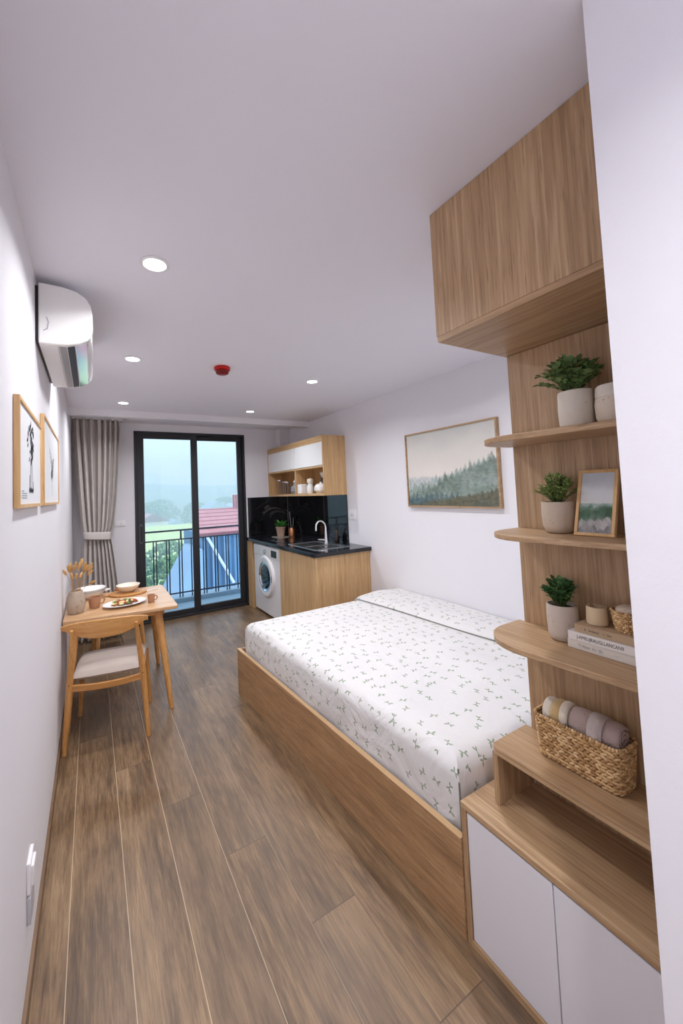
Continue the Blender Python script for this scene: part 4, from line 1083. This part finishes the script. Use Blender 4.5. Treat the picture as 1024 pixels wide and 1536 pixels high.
# cushion
m = MB(); nx, ny = 20, 18; vs = []; fs = []
for side in (0, 1):
    for j in range(ny+1):
        for i in range(nx+1):
            u, v = -1+2*i/nx, -1+2*j/ny
            xx = u*(.222+.010*v)*(1-.02*v*v); yy = v*.215*(1-.04*u*u)+.01
            e = (1-abs(u)**5)*(1-abs(v)**5); e = max(e, 0)**.35
            z = .452+.036*e+.006*(1-u*u)*(1-v*v)-.006*u*u*0 if side == 0 else .452-.030*e
            vs.append((xx, yy, z))
N = (nx+1)*(ny+1)
for j in range(ny):
    for i in range(nx):
        a = j*(nx+1)+i; fs.append((a,a+1,a+nx+2,a+nx+1)); fs.append((N+a,N+a+nx+1,N+a+nx+2,N+a+1))
bd = [i for i in range(nx+1)]+[j*(nx+1)+nx for j in range(1,ny+1)]+[ny*(nx+1)+i for i in range(nx-1,-1,-1)]+[j*(nx+1) for j in range(ny-1,0,-1)]
for k in range(len(bd)): fs.append((bd[k-1],bd[k],bd[k]+N,bd[k-1]+N))
MB().add(vs, fs).build('seat', M['seat'], chz, angle=70)
# backrest: curved lens-shaped plate
vs = []; fs = []; n = 28
for k in range(n+1):
    u = -1+2*k/n; x_ = u*.262; yy = -.245-.030*(1-u*u)+.02; zt = .822+.012*(1-u*u)-.012*abs(u)**6; zb = .700+.085*abs(u)**2.4+.010
    if abs(u) > .97: zb = zt-.034
    for (dy, z) in ((-.009,zb),(.009,zb),(.004,zt),(-.012,zt)): vs.append((x_, yy+dy-(z-.7)*.10, z))
for k in range(n):
    for q in range(4): fs.append((4*k+q,4*k+(q+1)%4,4*k+4+(q+1)%4,4*k+4+q))
fs += [(3,2,1,0), tuple(4*n+q for q in range(4))]
MB().add(vs, fs).build('backrest', M['chair_x'], chz, bevel=.004, seg=3)
for s_ in (-1, 1):
    for z in (.735,.425):
        y_ = -.268 if z > .6 else -.226
        MB().ell((s_*(.196 if z > .6 else .2215),y_-.004,z),(.004,.003,.004),None,8,6).build('screw_cap', plain('dark_brown', lin(80,48,24), .5) if 'cap' not in M else M['cap'], chz)

# stool behind the table
st = thing('stool', 'wooden stool with a grey seat on the far side of the table', 'stool', (.44,4.62,0), radians(4))
for (sx, sy) in ((-1,-1),(1,-1),(1,1),(-1,1)):
    tubez([(sx*.225,sy*.2,0),(sx*.19,sy*.165,.42)], [.015,.021], M['chair_z'], 'leg', st)
MB().prism(rrect(-.21,.21,-.185,.185,.03), .395, .425).build('seat_frame', M['chair_x'], st, bevel=.004)
MB().prism(rrect(-.215,.215,-.19,.19,.05), .425, .47).build('seat', M['stool'], st, bevel=.018, seg=4)

# things on the table
Z = ZT+.0008
va = simple('vase', M['vase'], [(.040,0),(.052,.003),(.062,.03),(.066,.075),(.060,.125),(.046,.165),(.041,.170),(.035,.165),(.034,.02)], (.088,3.47,Z), 'grey-beige stoneware vase at the left end of the table', 'vase', n=40)
random.seed(12); dg = thing('dried_grass', 'bunch of golden dried grass heads in the stoneware vase', 'dried flowers', (.088,3.47,Z+.12))
ms, mh = MB(), MB()
for k in range(20):
    a = random.uniform(0,2*pi); q = random.uniform(.25,1); ex = cos(a)*.105*q+.012; ey = sin(a)*.115*q; ez = .23*(1.05-.5*q**2)+random.uniform(-.03,.02)
    if ex < -.066: ex = -.066
    end = Vector((ex,ey,ez)); mid = Vector((cos(a)*.025,sin(a)*.025,ez*.6)); s0 = Vector((cos(a)*.015,sin(a)*.015,-.05))
    pts = [s0.lerp(mid,t).lerp(mid.lerp(end,t),t) for t in [i/8 for i in range(9)]]
    ms.tube(pts, .0012, 5)
    d_ = (end-mid).normalized(); R = d_.to_track_quat('Z','Y').to_matrix()
    l_ = random.uniform(.026,.036); mh.ell(end+d_*l_*.5, (.0095,.0095,l_), R, 8, 7)
    for w_ in range(22):
        b_ = random.uniform(0,2*pi); o_ = R @ Vector((cos(b_)*.008,sin(b_)*.008,random.uniform(-.025,.02)))
        leaf(mh, end+d_*l_*.6+o_, d_*1.2+o_*60, Vector((0,0,1)), .014, .003, 0)
ms.build('stems', M['dstem'], dg); mh.build('seed_heads', M['dry'], dg, angle=60)
def mug(loc, rz, r_, h_, label, mat=None):
    t_ = thing('mug', label, 'mug', loc, rz, 'brown mugs on the table')
    MB().lathe([(r_*.72,0),(r_*.8,.002),(r_,h_*.95),(r_*.99,h_),(r_*.90,h_),(r_*.72,.008),(.0001,.006)], n=32).build('body', M['mug'], t_)
    MB().tube([(r_*.86,0,h_*.80),(r_*1.35,0,h_*.82),(r_*1.6,0,h_*.6),(r_*1.35,0,h_*.32),(r_*.80,0,h_*.28)], .005, 8).build('handle', M['mug'], t_)
    return t_
mug((.215,3.54,Z), radians(10), .046, .085, 'brown stoneware mug beside the grey vase')
mug((.625,3.42,Z), radians(-8), .030, .062, 'small brown mug near the right corner of the table')
bwl = thing('stacked_bowl', 'white bowl lower in the stack at the back left of the table', 'bowl', (.185,3.90,Z), 0, 'white stacked bowls')
prof = [(.05,0),(.056,.003),(.058,.008),(.10,.038),(.122,.062),(.118,.062),(.095,.038),(.0001,.012)]
MB().lathe(prof, n=44).build('bowl', M['ceramic'], bwl); bwl2 = dup(bwl, (.185,3.90,Z+.024), label='white bowl on top of the stack at the back left of the table')
MB().tube([(.205,.0,.030),(.225,.0,.045),(.232,.02,.050)] if False else [(.112,-.02,.052),(.145,-.018,.058),(.152,0,.058),(.145,.018,.058),(.112,.02,.052)], .006, 8).build('handle', M['ceramic'], bwl)
pl = MB().lathe([(.06,0),(.065,.003),(.15,.016),(.165,.022),(.163,.024),(.145,.019),(.06,.007),(.0001,.006)], n=48, sx=1.0, sy=.72).build('plate', M['ceramic']); pl.location = (.43,3.47,Z); pl.rotation_euler = (0,0,radians(10)); tag(pl, 'white oval plate of food at the front of the table', 'plate')
random.seed(21)
fd = thing('plated_food', 'colourful cooked dish of browned pieces, egg and greens on the oval plate', 'food', (.43,3.47,Z+.0095), radians(10))
FM = {'browned_piece': (lin(176,104,48), .4), 'egg': (lin(240,222,160), .35), 'green_leaf': (lin(96,128,48), .5), 'tomato_piece': (lin(196,70,40), .3), 'dark_piece': (lin(110,66,32), .4)}
for nm, (c, rg) in FM.items():
    m = MB(); mm = plain(nm+'_food', c, rg, bump=.4, bscale=120)
    for k in range(12 if nm in ('browned_piece','dark_piece') else 8):
        a = random.uniform(0,2*pi); q = random.uniform(0,1)**.5
        zz = .008 if nm in ('browned_piece','dark_piece') else random.uniform(.016,.028)
        R = Euler((random.uniform(-.4,.4),random.uniform(-.4,.4),random.uniform(0,3))).to_matrix()
        m.ell((cos(a)*.095*q, sin(a)*.05*q, zz+(1-q)*.008), (random.uniform(.014,.024),random.uniform(.010,.015),.008), R, 8, 6)
    m.build(nm, mm, fd)
wb = MB().lathe([(.15,0),(.158,.004),(.158,.014),(.152,.018),(.0001,.018)], n=48, sx=1.0, sy=.8).build('serving_board', M['chair_x']); wb.location = (.485,3.86,Z); tag(wb, 'round wooden serving board under the white bowl', 'board')
MB().box(-.22,-.13,-.018,.018,.003,.015).build('handle', M['chair_x'], wb, bevel=.006)
simple('serving_bowl', M['ceramic_w'], [(.04,0),(.046,.003),(.085,.035),(.100,.062),(.096,.062),(.078,.035),(.0001,.010)], (.485,3.86,Z+.0185), 'cream serving bowl standing on the round wooden board', 'bowl', n=44)
sp_ = MB(); sp_.tube([(0,0,.004),(.05,.02,.007),(.085,.035,.004)], [.003,.0035,.005], 8).ell((-.012,-.005,.004),(.020,.013,.003),Matrix.Rotation(.4,3,'Z'),12,6)
so = sp_.build('spoon', M['ceramic']); so.location = (.655,3.84,Z); tag(so, 'white spoon on the table right of the serving board', 'spoon')
simple('pinch_pot', M['mug'], [(.014,0),(.022,.01),(.024,.03),(.020,.034),(.018,.012)], (.40,4.0-.01,Z), 'tiny brown pot behind the serving bowl', 'pot')

# ------------------------------------------------------------------ camera
cd = bpy.data.cameras.new('camera'); cam = bpy.data.objects.new('camera', cd); col.objects.link(cam); sc.camera = cam
f_, pcx, pcy, yaw, pitch, roll_ = 571.404, 453.156, 709.148, .506, .049, -.040
fw = Vector((sin(yaw)*cos(pitch), cos(yaw)*cos(pitch), sin(pitch))); rt = Vector((cos(yaw), -sin(yaw), 0)); up = rt.cross(fw)
r2 = rt*cos(roll_)+up*sin(roll_); u2 = -rt*sin(roll_)+up*cos(roll_)
mw = Matrix((r2, u2, -fw)).transposed().to_4x4(); mw.translation = Vector((.204,0,1.624)); cam.matrix_world = mw
cd.sensor_fit = 'HORIZONTAL'; cd.sensor_width = 36; cd.lens = f_/1024*36; cd.shift_x = (512-pcx)/1024; cd.shift_y = (pcy-768)/1024
cd.clip_start = .02; cd.clip_end = 2000

sc.view_settings.view_transform = 'Standard'; sc.view_settings.look = 'None'; sc.view_settings.gamma = 1; sc.view_settings.use_curve_mapping = False
sc.view_settings.exposure = 0.2
sc.cycles.max_bounces = 10; sc.cycles.diffuse_bounces = 6; sc.cycles.glossy_bounces = 4; sc.cycles.transparent_max_bounces = 12; sc.cycles.volume_bounces = 1
sc.cycles.sample_clamp_indirect = 6; sc.cycles.use_denoising = True
